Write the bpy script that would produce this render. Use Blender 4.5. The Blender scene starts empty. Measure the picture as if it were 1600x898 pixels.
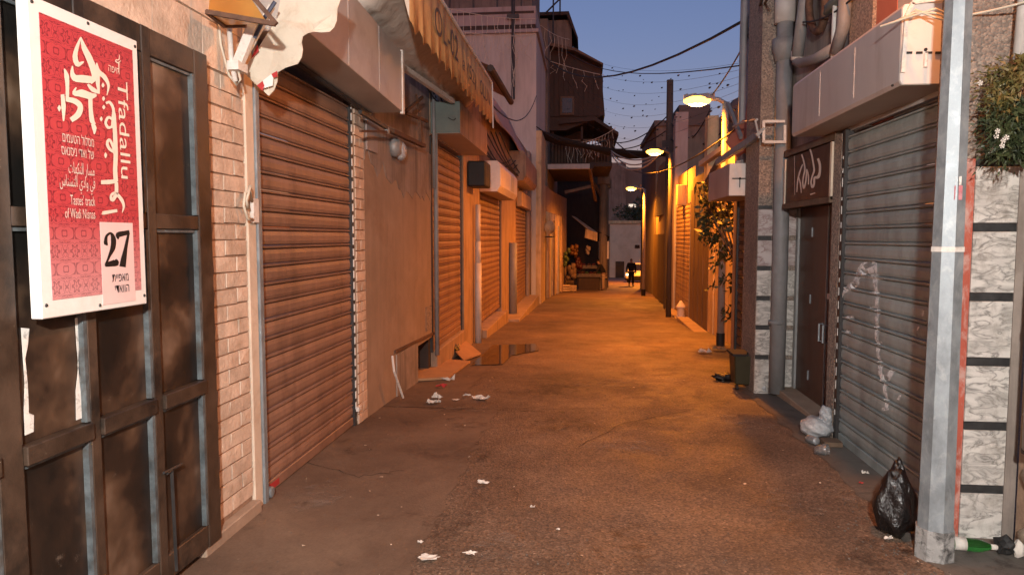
import bpy, bmesh, math, random
from mathutils import Vector, Matrix
random.seed(7)
SC = bpy.context.scene
COL = SC.collection
rad = math.radians

# ------------------------------------------------------------------ camera, sky, sun, exposure
F_PX, CX, CY = 1090.0, 800.0, 449.0
PITCH = math.atan(79 / F_PX)
YAW = math.atan(115 * math.cos(PITCH) / F_PX)
CAM = Vector((0, 0, 1.6))
cam_d = bpy.data.cameras.new('camera')
cam_d.sensor_width = 36
cam_d.lens = F_PX / 1600 * 36
cam_d.clip_start = 0.05
cam_d.clip_end = 2000
cam = bpy.data.objects.new('camera', cam_d)
COL.objects.link(cam)
cam.location = CAM
cam.rotation_euler = (math.pi / 2 - PITCH, 0, YAW)
SC.camera = cam

SUN_EL, SUN_AZ = 24.0, 172.0          # last glow behind the camera
w = bpy.data.worlds.new('World')
SC.world = w
w.use_nodes = True
wn = w.node_tree.nodes
sky = wn.new('ShaderNodeTexSky')
sky.sky_type = 'NISHITA'
sky.sun_disc = False
sky.sun_elevation = rad(1.0)
sky.sun_rotation = rad(SUN_AZ)
sky.ozone_density = 4.0
sky.dust_density = 0.15
tint = wn.new('ShaderNodeMix')
tint.data_type = 'RGBA'
tint.blend_type = 'MULTIPLY'
tint.inputs[0].default_value = 1.0
tint.inputs[7].default_value = (2.65, 1.16, 0.93, 1)
w.node_tree.links.new(sky.outputs[0], tint.inputs[6])
w.node_tree.links.new(tint.outputs[2], wn['Background'].inputs[0])
wn['Background'].inputs[1].default_value = 0.15

sl = bpy.data.lights.new('sun', 'SUN')
sl.energy = 0.075
sl.angle = rad(14)
sl.color = (1.0, 0.80, 0.62)
so = bpy.data.objects.new('sun', sl)
COL.objects.link(so)
so.rotation_euler = Vector((math.sin(rad(SUN_AZ)) * math.cos(rad(SUN_EL)), math.cos(rad(SUN_AZ)) * math.cos(rad(SUN_EL)),
                            math.sin(rad(SUN_EL)))).to_track_quat('Z', 'Y').to_euler()
SC.view_settings.view_transform = 'Standard'
SC.view_settings.look = 'None'
SC.view_settings.exposure = 1.5
SC.view_settings.gamma = 1.0
SC.cycles.use_denoising = True
SC.cycles.max_bounces = 5
SODIUM = (1.0, 0.27, 0.015)

# ------------------------------------------------------------------ survey: photograph pixel -> point on a real plane
_R = Vector((math.cos(YAW), math.sin(YAW), 0))
_F = Vector((-math.sin(YAW) * math.cos(PITCH), math.cos(YAW) * math.cos(PITCH), -math.sin(PITCH)))
_U = Vector((-math.sin(YAW) * math.sin(PITCH), math.cos(YAW) * math.sin(PITCH), math.cos(PITCH)))
def at(px, py, X=None, Y=None):
    d = _F + _R * ((px - CX) / F_PX) + _U * ((CY - py) / F_PX)
    t = X / d.x if X is not None else Y / d.y
    return CAM + d * t
def gz(y):                                   # the street falls away gently after a level start
    if y < 5: return 0.0
    if y < 7: return -0.0395 * (y - 5) ** 2 / 4
    return -0.0395 * (min(y, 80) - 6)
def ground(px, py):
    y = 5.0
    for _ in range(60):
        d = _F + _R * ((px - CX) / F_PX) + _U * ((CY - py) / F_PX)
        t = (gz(y) - CAM.z) / d.z
        y = 0.5 * y + 0.5 * (d.y * t)
    return CAM + d * t

# ------------------------------------------------------------------ materials
def _nt(name):
    m = bpy.data.materials.new(name)
    m.use_nodes = True
    return m, m.node_tree.nodes, m.node_tree.links, m.node_tree.nodes['Principled BSDF']
def _pos(N, L, scale=(1, 1, 1)):
    g = N.new('ShaderNodeNewGeometry')
    mp = N.new('ShaderNodeMapping')
    mp.inputs['Scale'].default_value = scale
    L.new(g.outputs['Position'], mp.inputs[0])
    return mp.outputs[0]
def _noise(N, L, vec, scale, detail=5, rough=0.6, dist=0.0):
    n = N.new('ShaderNodeTexNoise')
    n.inputs['Scale'].default_value = scale
    n.inputs['Detail'].default_value = detail
    n.inputs['Roughness'].default_value = rough
    n.inputs['Distortion'].default_value = dist
    L.new(vec, n.inputs['Vector'])
    return n.outputs['Fac']
def _ramp(N, L, fac, stops):
    r = N.new('ShaderNodeValToRGB')
    e = r.color_ramp.elements
    while len(e) < len(stops): e.new(0.5)
    for k, (p, c) in enumerate(stops):
        e[k].position = p
        e[k].color = (c[0], c[1], c[2], 1) if not isinstance(c, (int, float)) else (c, c, c, 1)
    L.new(fac, r.inputs[0])
    return r.outputs[0]
def _mix(N, L, fac, a, b, mode='MIX'):
    m = N.new('ShaderNodeMix')
    m.data_type = 'RGBA'
    m.blend_type = mode
    for sock, v in ((m.inputs[0], fac), (m.inputs[6], a), (m.inputs[7], b)):
        if isinstance(v, bpy.types.NodeSocket): L.new(v, sock)
        elif isinstance(v, (int, float)): sock.default_value = v
        else: sock.default_value = (v[0], v[1], v[2], 1)
    return m.outputs[2]
def _bump(N, L, B, h, strength=0.3, dist=0.01):
    b = N.new('ShaderNodeBump')
    b.inputs['Strength'].default_value = strength
    b.inputs['Distance'].default_value = dist
    L.new(h, b.inputs['Height'])
    L.new(b.outputs[0], B.inputs['Normal'])
def surf(name, c, var=0.25, scale=6, rough=0.75, metal=0.0, bump=0.2, bscale=60, stain=None, stain_amt=0.5, stain_scale=2.5,
         streak=(1, 1, 1), bdist=0.004, spec=0.4, jitter=0.0, drip=0.0):
    """worn surface: two scales of tone, optional blotchy stains, fine relief"""
    m, N, L, B = _nt(name)
    v = _pos(N, L, streak)
    n1 = _noise(N, L, v, scale, 6, 0.65)
    lo = [max(0, x * (1 - var)) for x in c]
    hi = [min(1, x * (1 + var)) for x in c]
    col = _ramp(N, L, n1, [(0.3, lo), (0.7, hi)])
    v2 = _pos(N, L)
    if stain is not None:
        n2 = _noise(N, L, v, stain_scale, 8, 0.7, 0.4)
        f = _ramp(N, L, n2, [(0.5, 0.0), (0.66, stain_amt)])
        col = _mix(N, L, f, col, stain)
    if drip:
        n4 = _noise(N, L, _pos(N, L, (1, 1, .09)), 7, 6, 0.7)
        col = _mix(N, L, _ramp(N, L, n4, [(0.46, 0.0), (0.68, drip)]), col, [x * .42 for x in c])
    if jitter:
        oi = N.new('ShaderNodeObjectInfo')
        f = _ramp(N, L, oi.outputs['Random'], [(0, 1 - jitter), (1, 1 + jitter)])
        col = _mix(N, L, 1.0, col, f, 'MULTIPLY')
    L.new(col, B.inputs['Base Color'])
    n3 = _noise(N, L, v2, bscale, 4, 0.6)
    rr = _ramp(N, L, n1, [(0.2, max(0.05, rough - 0.12)), (0.8, min(1, rough + 0.12))])
    L.new(rr, B.inputs['Roughness'])
    B.inputs['Metallic'].default_value = metal
    B.inputs['Specular IOR Level'].default_value = spec
    if bump: _bump(N, L, B, n3, bump, bdist)
    return m
def emit(name, c, s):
    m, N, L, B = _nt(name)
    B.inputs['Base Color'].default_value = (c[0], c[1], c[2], 1)
    B.inputs['Emission Color'].default_value = (c[0], c[1], c[2], 1)
    B.inputs['Emission Strength'].default_value = s
    return m
M = {}
M['brick'] = surf('cream_brick', (0.64, 0.50, 0.385), 0.22, 9, 0.85, bump=0.7, bscale=45, bdist=0.008, stain=(0.38, 0.26, 0.17), stain_amt=0.5, stain_scale=5, jitter=0.10)
M['mortar'] = surf('dark_mortar', (0.30, 0.20, 0.135), 0.3, 20, 0.95, bump=0.5)
M['cream'] = surf('cream_paint', (0.66, 0.55, 0.43), 0.12, 4, 0.7, bump=0.15, stain=(0.38, 0.27, 0.18), stain_amt=0.5, stain_scale=3)
M['galv'] = surf('galvanised_steel', (0.24, 0.275, 0.295), 0.28, 14, 0.5, metal=0.35, bump=0.05, stain=(0.38, 0.41, 0.42), stain_amt=0.6, stain_scale=16, streak=(1, 1, .6))
M['zinc'] = surf('dull_zinc', (0.32, 0.33, 0.33), 0.2, 5, 0.55, metal=0.3, bump=0.06, stain=(0.2, 0.17, 0.14), stain_amt=0.4)
M['bead'] = surf('blue_grey_paint', (0.095, 0.112, 0.118), 0.55, 14, 0.45, bump=0.2, stain=(0.07, 0.06, 0.05), stain_amt=0.8, stain_scale=8)
M['gate'] = surf('gate_frame_paint', (0.062, 0.040, 0.027), 0.55, 4, 0.4, bump=0.15, bscale=90, stain=(0.012, 0.011, 0.010), stain_amt=0.9, stain_scale=2.6)
M['scrap'] = surf('torn_white_paper', (0.75, 0.73, 0.68), 0.1, 20, 0.9, bump=0.1, stain=(0.2, 0.17, 0.14), stain_amt=0.8, stain_scale=30)
M['white_board'] = surf('white_board', (0.78, 0.77, 0.73), 0.04, 3, 0.45, bump=0.02, stain=(0.62, 0.50, 0.40), stain_amt=0.35, stain_scale=3)
M['print_cream'] = surf('cream_print', (0.80, 0.70, 0.58), 0.04, 8, 0.5, bump=0)
M['print_grey'] = surf('pale_print', (0.70, 0.62, 0.54), 0.08, 30, 0.5, bump=0)
M['print_black'] = surf('black_print', (0.012, 0.010, 0.010), 0.1, 8, 0.5, bump=0)
M['print_pink'] = surf('pale_pink_print', (0.80, 0.58, 0.55), 0.06, 6, 0.5, bump=0)
M['sh_brown'] = surf('brown_shutter_paint', (0.27, 0.16, 0.112), 0.18, 3, 0.5, bump=0.06, bscale=200, stain=(0.15, 0.085, 0.06), stain_amt=0.8, stain_scale=2.6, streak=(1, 1, .35), jitter=.10, drip=.35)
M['sh_grey'] = surf('grey_shutter_metal', (0.30, 0.345, 0.34), 0.22, 5, 0.5, metal=0.2, bump=0.08, bscale=150, stain=(0.17, 0.185, 0.18), stain_amt=0.65, stain_scale=3, streak=(1, 1, .5), jitter=.10)
M['sh_dark'] = surf('dark_brown_shutter', (0.075, 0.058, 0.048), 0.2, 6, 0.5, bump=0.08)
M['box_grey'] = surf('grey_sheet_metal', (0.46, 0.44, 0.41), 0.10, 2.2, 0.42, metal=0.15, bump=0.05, bscale=8, bdist=0.01, stain=(0.30, 0.26, 0.23), stain_amt=0.5, stain_scale=2)
M['box_pink'] = surf('pale_sheet_metal', (0.50, 0.47, 0.45), 0.08, 2.5, 0.36, metal=0.25, bump=0.12, bscale=5, bdist=0.02, stain=(0.33, 0.28, 0.25), stain_amt=0.5, stain_scale=3.5, streak=(1, 1, .2))
M['box_white'] = surf('off_white_sheet_metal', (0.68, 0.62, 0.57), 0.06, 3, 0.42, bump=0.04, stain=(0.45, 0.36, 0.29), stain_amt=0.4, stain_scale=3)
M['box_soffit'] = surf('soffit_metal', (0.44, 0.385, 0.33), 0.12, 3, 0.6, bump=0.05)
M['box_green'] = surf('grey_green_metal', (0.13, 0.165, 0.15), 0.12, 5, 0.5, bump=0.05, stain=(0.08, 0.09, 0.08))
M['plaster_brown'] = surf('tan_render', (0.33, 0.245, 0.18), 0.16, 2.4, 0.85, bump=0.25, bscale=35, stain=(0.22, 0.135, 0.085), stain_amt=0.6, stain_scale=1.2, drip=0.25)
M['plaster_orange'] = surf('ochre_render', (0.36, 0.25, 0.17), 0.16, 2.5, 0.85, bump=0.25, stain=(0.24, 0.14, 0.08), stain_amt=0.6, stain_scale=1.5, drip=0.75)
M['plaster_grey'] = surf('stained_grey_render', (0.30, 0.25, 0.215), 0.22, 3, 0.9, bump=0.4, stain=(0.16, 0.125, 0.10), stain_amt=0.7, stain_scale=1.6, drip=0.75)
M['plaster_pink'] = surf('pink_render', (0.50, 0.475, 0.43), 0.12, 1.2, 0.85, bump=0.1, stain=(0.34, 0.31, 0.28), stain_amt=0.7, stain_scale=0.6, streak=(1, 1, .3), drip=0.3)
M['plaster_pale'] = surf('pale_mauve_render', (0.36, 0.31, 0.295), 0.1, 1.5, 0.85, bump=0.1, stain=(0.3, 0.24, 0.22), stain_amt=0.5, stain_scale=.7, drip=0.4)
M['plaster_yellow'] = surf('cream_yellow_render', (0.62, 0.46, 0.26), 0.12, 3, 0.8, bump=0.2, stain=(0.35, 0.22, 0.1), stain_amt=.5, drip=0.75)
M['plaster_far'] = surf('weathered_far_render', (0.20, 0.165, 0.135), 0.2, 0.8, 0.9, bump=0.2, stain=(0.11, 0.09, 0.07), stain_amt=0.6, stain_scale=.5, drip=0.75)
M['red_paint'] = surf('peeling_red_paint', (0.40, 0.09, 0.055), 0.2, 8, 0.7, bump=0.5, bscale=40, stain=(0.52, 0.33, 0.28), stain_amt=1.0, stain_scale=13, streak=(1, 1, .5))
M['red_wall'] = surf('red_wall_paint', (0.40, 0.135, 0.085), 0.12, 3, 0.8, bump=0.2)
M['wood_dark'] = surf('dark_timber', (0.045, 0.028, 0.020), 0.4, 8, 0.7, bump=0.3, streak=(1, 1, .2), stain=(0.03, 0.022, 0.018))
M['wood_mid'] = surf('weathered_timber', (0.13, 0.085, 0.055), 0.35, 8, 0.75, bump=0.3, streak=(1, 1, .2), stain=(0.08, 0.055, 0.04))
M['door_brown'] = surf('brown_door_paint', (0.085, 0.043, 0.028), 0.25, 5, 0.45, bump=0.1, streak=(1, 1, .3), stain=(0.05, 0.028, 0.02))
M['sign_brown'] = surf('dark_brown_signboard', (0.035, 0.021, 0.018), 0.25, 6, 0.4, bump=0.05, stain=(0.075, 0.05, 0.04), stain_amt=.6)
M['rust'] = surf('rusty_iron', (0.13, 0.07, 0.045), 0.4, 18, 0.8, metal=0.2, bump=0.4, stain=(0.05, 0.035, 0.03))
M['canvas'] = surf('dirty_cream_canvas', (0.60, 0.545, 0.44), 0.10, 5, 0.85, bump=0.2, bscale=25, bdist=0.01, stain=(0.40, 0.31, 0.21), stain_amt=0.7, stain_scale=6)
M['canvas_grey'] = surf('grey_canvas', (0.62, 0.57, 0.50), 0.12, 3, 0.9, bump=0.5, bscale=8, bdist=0.03, stain=(0.42, 0.36, 0.30), streak=(.5, 3, 1))
M['canvas_orange'] = surf('ochre_canvas', (0.62, 0.36, 0.15), 0.10, 4, 0.85, bump=0.3, bscale=10, bdist=0.02, stain=(0.40, 0.21, 0.08), stain_amt=0.7, stain_scale=3, streak=(1, 2.5, .4))
M['canvas_red'] = surf('red_canvas', (0.42, 0.035, 0.035), 0.1, 5, 0.8, bump=0.1)
M['tarp'] = surf('mauve_tarpaulin', (0.36, 0.25, 0.225), 0.12, 3, 0.7, bump=0.4, bscale=6, bdist=0.03)
M['net'] = surf('black_shade_net', (0.02, 0.02, 0.022), 0.2, 20, 0.95, bump=0.6, bscale=30)
M['pvc_grey'] = surf('grey_plastic_pipe', (0.225, 0.225, 0.225), 0.12, 5, 0.55, bump=0.03, stain=(0.15, 0.14, 0.13), stain_amt=0.5)
M['pvc_pale'] = surf('pale_plastic_pipe', (0.50, 0.47, 0.44), 0.1, 5, 0.5, bump=0.03, stain=(0.3, 0.26, 0.22))
M['white_metal'] = surf('white_painted_metal', (0.68, 0.65, 0.60), 0.12, 9, 0.5, bump=0.1, stain=(0.35, 0.27, 0.2), stain_amt=0.6, stain_scale=9)
M['black'] = surf('black_rubber', (0.014, 0.014, 0.014), 0.3, 10, 0.6, bump=0.05)
M['dark_metal'] = surf('dark_metal', (0.045, 0.043, 0.042), 0.3, 10, 0.5, metal=0.3, bump=0.1)
M['pole_dark'] = surf('dark_pole', (0.065, 0.055, 0.05), 0.25, 6, 0.7, bump=0.3, streak=(1, 1, .2))
M['pole_grey'] = surf('grey_pole_paint', (0.30, 0.29, 0.28), 0.15, 5, 0.5, metal=0.2, bump=0.05)
M['tile_dark'] = surf('dark_slate_strip', (0.035, 0.035, 0.035), 0.3, 25, 0.45, bump=0.1)
M['apron'] = surf('worn_concrete', (0.155, 0.112, 0.083), 0.22, 2.2, 0.8, bump=0.25, bscale=40, stain=(0.062, 0.046, 0.035), stain_amt=0.8, stain_scale=1.8)
M['drain'] = surf('dusty_concrete', (0.12, 0.105, 0.09), 0.2, 4, 0.85, bump=0.3, stain=(0.06, 0.05, 0.042), stain_amt=0.8)
M['step'] = surf('concrete_step', (0.34, 0.25, 0.18), 0.2, 4, 0.85, bump=0.3, stain=(0.2, 0.14, 0.10))
M['cardboard'] = surf('cardboard', (0.40, 0.235, 0.12), 0.12, 5, 0.85, bump=0.1, stain=(0.28, 0.15, 0.08))
M['paper'] = surf('litter_paper', (0.60, 0.56, 0.50), 0.08, 30, 0.9, bump=0.2)
M['clear_bag'] = surf('crumpled_white_plastic', (0.42, 0.43, 0.44), 0.2, 20, 0.3, bump=0.9, bscale=24, bdist=.02)
M['bin_green'] = surf('olive_plastic', (0.032, 0.03, 0.014), 0.15, 8, 0.5, bump=0.08, stain=(0.04, 0.036, 0.02))
M['grey_far'] = surf('grey_far_concrete', (0.14, 0.12, 0.105), 0.15, .5, 0.9, bump=0.1)
M['car_white'] = surf('white_car_paint', (0.72, 0.68, 0.64), 0.03, 3, 0.25, bump=0)
M['glass_dark'] = surf('dark_glass', (0.012, 0.012, 0.014), 0.1, 3, 0.12, bump=0, spec=0.6)
M['cloth_dark'] = surf('dark_cloth', (0.015, 0.014, 0.016), 0.3, 20, 0.9, bump=0.2)
M['cloth_pale'] = surf('pale_cloth', (0.42, 0.32, 0.22), 0.15, 20, 0.9, bump=0.2)
M['skin'] = surf('skin', (0.36, 0.21, 0.15), 0.08, 20, 0.6, bump=0)
M['hair'] = surf('hair', (0.02, 0.015, 0.012), 0.2, 40, 0.8, bump=0.2)
M['fruit_red'] = surf('red_produce', (0.09, 0.016, 0.012), 0.3, 8, 0.5, bump=0, jitter=.4)
M['fruit_green'] = surf('green_produce', (0.03, 0.05, 0.015), 0.3, 8, 0.5, bump=0, jitter=.4)
M['fruit_orange'] = surf('orange_produce', (0.11, 0.045, 0.012), 0.3, 8, 0.5, bump=0, jitter=.4)
M['crate'] = surf('plastic_crate', (0.11, 0.09, 0.08), 0.2, 8, 0.6, bump=0)
M['lens'] = emit('sodium_lens', (1.0, 0.42, 0.05), 3.4)
M['bulb'] = emit('sodium_bulb', (1.0, 0.62, 0.22), 14)
M['fill_lens'] = emit('white_fill_lens', (1.0, 0.95, 0.88), 8)
M['lit_window'] = emit('lit_window', (0.85, 0.75, 0.6), 0.35)
M['head_lit'] = emit('lit_headlamp', (1.0, 0.85, 0.6), 2.0)
M['wire'] = surf('black_cable', (0.02, 0.02, 0.022), 0.1, 10, 0.6, bump=0)
M['wire_pale'] = surf('pale_cable', (0.55, 0.50, 0.40), 0.1, 10, 0.6, bump=0)
M['far_cream'] = surf('far_cream_render', (.62, .50, .36), .12, .6, .85, bump=.1, stain=(.4, .3, .2), stain_amt=.5, stain_scale=.5)
M['leaf'] = None

def leaf_mat(name, c1, c2, c3):
    m, N, L, B = _nt(name)
    v = _pos(N, L)
    col = _ramp(N, L, _noise(N, L, v, 14, 3), [(0.3, c1), (0.5, c2), (0.7, c3)])
    L.new(col, B.inputs['Base Color'])
    B.inputs['Roughness'].default_value = 0.55
    B.inputs['Transmission Weight'].default_value = 0.0
    return m
M['leaf'] = leaf_mat('leaf_green', (0.015, 0.022, 0.009), (0.035, 0.05, 0.018), (0.085, 0.095, 0.035))
M['leaf_dry'] = leaf_mat('leaf_dry', (0.045, 0.06, 0.018), (0.14, 0.11, 0.03), (0.30, 0.16, 0.05))
M['leaf_far'] = leaf_mat('leaf_far', (0.02, 0.03, 0.012), (0.04, 0.055, 0.02), (0.06, 0.075, 0.03))

def gate_panel_mat():
    m, N, L, B = _nt('sooty_brown_sheet')
    v = _pos(N, L, (1, 1, 1))
    n = _noise(N, L, v, 2.0, 4, 0.55, 0.15)
    col = _ramp(N, L, n, [(0.37, (0.008, 0.007, 0.006)), (0.46, (0.026, 0.016, 0.011)), (0.54, (0.085, 0.050, 0.030)), (0.66, (0.24, 0.165, 0.115))])
    scr = _noise(N, L, _pos(N, L, (1, 9, 1)), 9, 6, 0.75)
    col = _mix(N, L, _ramp(N, L, scr, [(0.60, 0.0), (0.72, 0.35)]), col, (0.02, 0.017, 0.015))
    spots = _noise(N, L, _pos(N, L), 6, 9, 0.8)
    col = _mix(N, L, _ramp(N, L, spots, [(0.63, 0.0), (0.70, 0.55)]), col, (0.22, 0.17, 0.13))
    L.new(col, B.inputs['Base Color'])
    B.inputs['Roughness'].default_value = 0.42
    _bump(N, L, B, _noise(N, L, _pos(N, L), 12, 6, .7), 0.15, 0.004)
    return m
M['gate_panel'] = gate_panel_mat()
def peb_mat():
    m, N, L, B = _nt('pebbledash')
    vv = N.new('ShaderNodeTexVoronoi'); vv.inputs['Scale'].default_value = 75
    L.new(_pos(N, L), vv.inputs['Vector'])
    col = _ramp(N, L, vv.outputs['Color'], [(0.0, (0.12, 0.10, 0.085)), (0.5, (0.25, 0.20, 0.165)), (1.0, (0.42, 0.33, 0.26))])
    n = _noise(N, L, _pos(N, L), 3, 5)
    col = _mix(N, L, _ramp(N, L, n, [(0.5, 0), (0.7, 0.45)]), col, (0.14, 0.11, 0.09))
    L.new(col, B.inputs['Base Color']); B.inputs['Roughness'].default_value = 0.9
    inv = N.new('ShaderNodeMath'); inv.operation = 'SUBTRACT'; inv.inputs[0].default_value = 1
    L.new(vv.outputs['Distance'], inv.inputs[1])
    _bump(N, L, B, inv.outputs[0], 0.8, 0.006)
    return m
M['pebble'] = peb_mat()
def marble_mat(name, base, vein, sc):
    m, N, L, B = _nt(name)
    oi = N.new('ShaderNodeObjectInfo')
    off = N.new('ShaderNodeVectorMath'); off.operation = 'SCALE'; off.inputs[0].default_value = (3.1, 5.7, 9.3)
    L.new(oi.outputs['Random'], off.inputs['Scale'])
    add = N.new('ShaderNodeVectorMath'); add.operation = 'ADD'
    mp = N.new('ShaderNodeMapping'); mp.inputs['Rotation'].default_value = (0.3, 0.85, 0.2); mp.inputs['Scale'].default_value = (1, 1, 2.3)
    L.new(_pos(N, L), add.inputs[0]); L.new(off.outputs[0], add.inputs[1]); L.new(add.outputs[0], mp.inputs[0])
    n1 = _noise(N, L, mp.outputs[0], sc, 5, 0.55, 0.8)
    n2 = _noise(N, L, mp.outputs[0], sc * .55, 3, 0.5, 1.2)
    mid = [(p_ + q_) / 2 for p_, q_ in zip(base, vein)]
    col = _ramp(N, L, n1, [(0.40, base), (0.465, mid), (0.49, vein), (0.515, mid), (0.57, base)])
    col = _mix(N, L, _ramp(N, L, n2, [(0.45, 0.0), (0.62, 0.6)]), col, mid)
    n3 = _noise(N, L, _pos(N, L, (1, 1, .6)), 9, 9, .8)
    col = _mix(N, L, _ramp(N, L, n3, [(0.5, 0.0), (0.68, .6)]), col, (.20, .165, .13))
    L.new(col, B.inputs['Base Color']); B.inputs['Roughness'].default_value = 0.32
    return m
M['marble'] = marble_mat('white_veined_marble', (0.64, 0.61, 0.56), (0.20, 0.19, 0.175), 8)
M['marble_red'] = marble_mat('pink_veined_marble', (0.52, 0.47, 0.45), (0.26, 0.17, 0.16), 6)

def asphalt_mat(name='worn_asphalt', g0=.42, g1=1.95, bs=.8, k=1.2):
    m, N, L, B = _nt(name)
    v = _pos(N, L)
    big = _noise(N, L, v, 0.7, 6, 0.65, 0.3)
    col = _ramp(N, L, big, [(0.3, (0.055, 0.036, 0.024)), (0.5, (0.115, 0.077, 0.052)), (0.7, (0.18, 0.125, 0.085))])
    vo = N.new('ShaderNodeTexVoronoi'); vo.inputs['Scale'].default_value = 85
    L.new(v, vo.inputs['Vector'])
    grit = _ramp(N, L, vo.outputs['Color'], [(0.0, g0 * k), (0.6, k), (0.93, g1 * .8 * k), (1.0, g1 * 1.5 * k)])
    col = _mix(N, L, 1.0, col, grit, 'MULTIPLY')
    st = _noise(N, L, v, 2.3, 8, 0.75, 0.6)
    col = _mix(N, L, _ramp(N, L, st, [(0.58, 0.0), (0.68, 0.75)]), col, (0.028, 0.021, 0.017))
    dust = _noise(N, L, v, 5.5, 9, 0.8)
    col = _mix(N, L, _ramp(N, L, dust, [(0.64, 0.0), (0.74, 0.5)]), col, (0.19, 0.145, 0.11))
    L.new(col, B.inputs['Base Color'])
    L.new(_ramp(N, L, st, [(0.4, 0.78), (0.7, 0.48)]), B.inputs['Roughness'])
    _bump(N, L, B, vo.outputs['Distance'], bs, 0.006)
    return m
M['asphalt'] = asphalt_mat()
M['apron'] = asphalt_mat('trodden_concrete', .80, 1.15, .2, 1.2)
def ornament_mat():
    """flat print: dark arabesque line work on red, paler pink towards the foot of the poster"""
    m, N, L, B = _nt('red_arabesque_print')
    v = _pos(N, L)
    sx = N.new('ShaderNodeSeparateXYZ'); L.new(v, sx.inputs[0])
    def pp(sock, s):
        a = N.new('ShaderNodeMath'); a.operation = 'PINGPONG'; a.inputs[1].default_value = s
        L.new(sock, a.inputs[0]); return a.outputs[0]
    cb = N.new('ShaderNodeCombineXYZ')
    L.new(pp(sx.outputs[1], 0.047), cb.inputs[0]); L.new(pp(sx.outputs[2], 0.062), cb.inputs[1])
    nz = N.new('ShaderNodeTexNoise'); nz.inputs['Scale'].default_value = 25; nz.inputs['Detail'].default_value = 0; nz.inputs['Distortion'].default_value = 0.8
    L.new(cb.outputs[0], nz.inputs['Vector'])
    def lines(scale, lo, hi):
        s = N.new('ShaderNodeMath'); s.operation = 'MULTIPLY'; s.inputs[1].default_value = scale; L.new(nz.outputs['Fac'], s.inputs[0])
        q = N.new('ShaderNodeMath'); q.operation = 'FRACT'; L.new(s.outputs[0], q.inputs[0])
        return _ramp(N, L, q.outputs[0], [(lo, 0.0), (lo + .05, 1.0), (hi, 1.0), (hi + .05, 0.0)])
    f = lines(6.0, 0.28, 0.52)
    base = _ramp(N, L, sx.outputs[2], [(0.0, (0, 0, 0)), (1.0, (0, 0, 0))])
    mr = N.new('ShaderNodeMapRange'); mr.inputs[1].default_value = 1.40; mr.inputs[2].default_value = 1.68
    L.new(sx.outputs[2], mr.inputs[0])
    red = _mix(N, L, mr.outputs[0], (0.62, 0.27, 0.27), (0.50, 0.055, 0.065))
    dark = _mix(N, L, mr.outputs[0], (0.26, 0.10, 0.11), (0.17, 0.016, 0.026))
    ff = N.new('ShaderNodeMath'); ff.operation = 'MULTIPLY'; ff.inputs[1].default_value = 0.8; L.new(f, ff.inputs[0])
    col = _mix(N, L, ff.outputs[0], red, dark)
    L.new(col, B.inputs['Base Color']); B.inputs['Roughness'].default_value = 0.38
    return m
M['ornament'] = ornament_mat()
def chalk_mat():
    m, N, L, B = _nt('chalky_spray')
    B.inputs['Base Color'].default_value = (0.80, 0.79, 0.78, 1); B.inputs['Roughness'].default_value = 0.9
    n = _noise(N, L, _pos(N, L), 22, 8, 0.8)
    L.new(_ramp(N, L, n, [(0.34, 0.0), (0.54, 0.9)]), B.inputs['Alpha'])
    return m
M['chalk'] = chalk_mat()
def bag_mat():
    m, N, L, B = _nt('black_bin_bag')
    B.inputs['Base Color'].default_value = (0.008, 0.007, 0.007, 1); B.inputs['Roughness'].default_value = 0.28
    _bump(N, L, B, _noise(N, L, _pos(N, L, (1, 1, .5)), 26, 4, .6, 1.2), 0.7, 0.02)
    return m
M['bag'] = bag_mat()
def glass_mat(name, c, rough=0.08):
    m, N, L, B = _nt(name)
    B.inputs['Base Color'].default_value = (*c, 1); B.inputs['Roughness'].default_value = rough
    B.inputs['Transmission Weight'].default_value = 0.85
    return m
M['glass_green'] = glass_mat('green_bottle_glass', (0.05, 0.28, 0.06))
M['glass_amber'] = glass_mat('amber_glass', (0.9, 0.5, 0.12), 0.3)
M['cup'] = glass_mat('clear_plastic', (0.85, 0.85, 0.85), 0.25)

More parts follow.
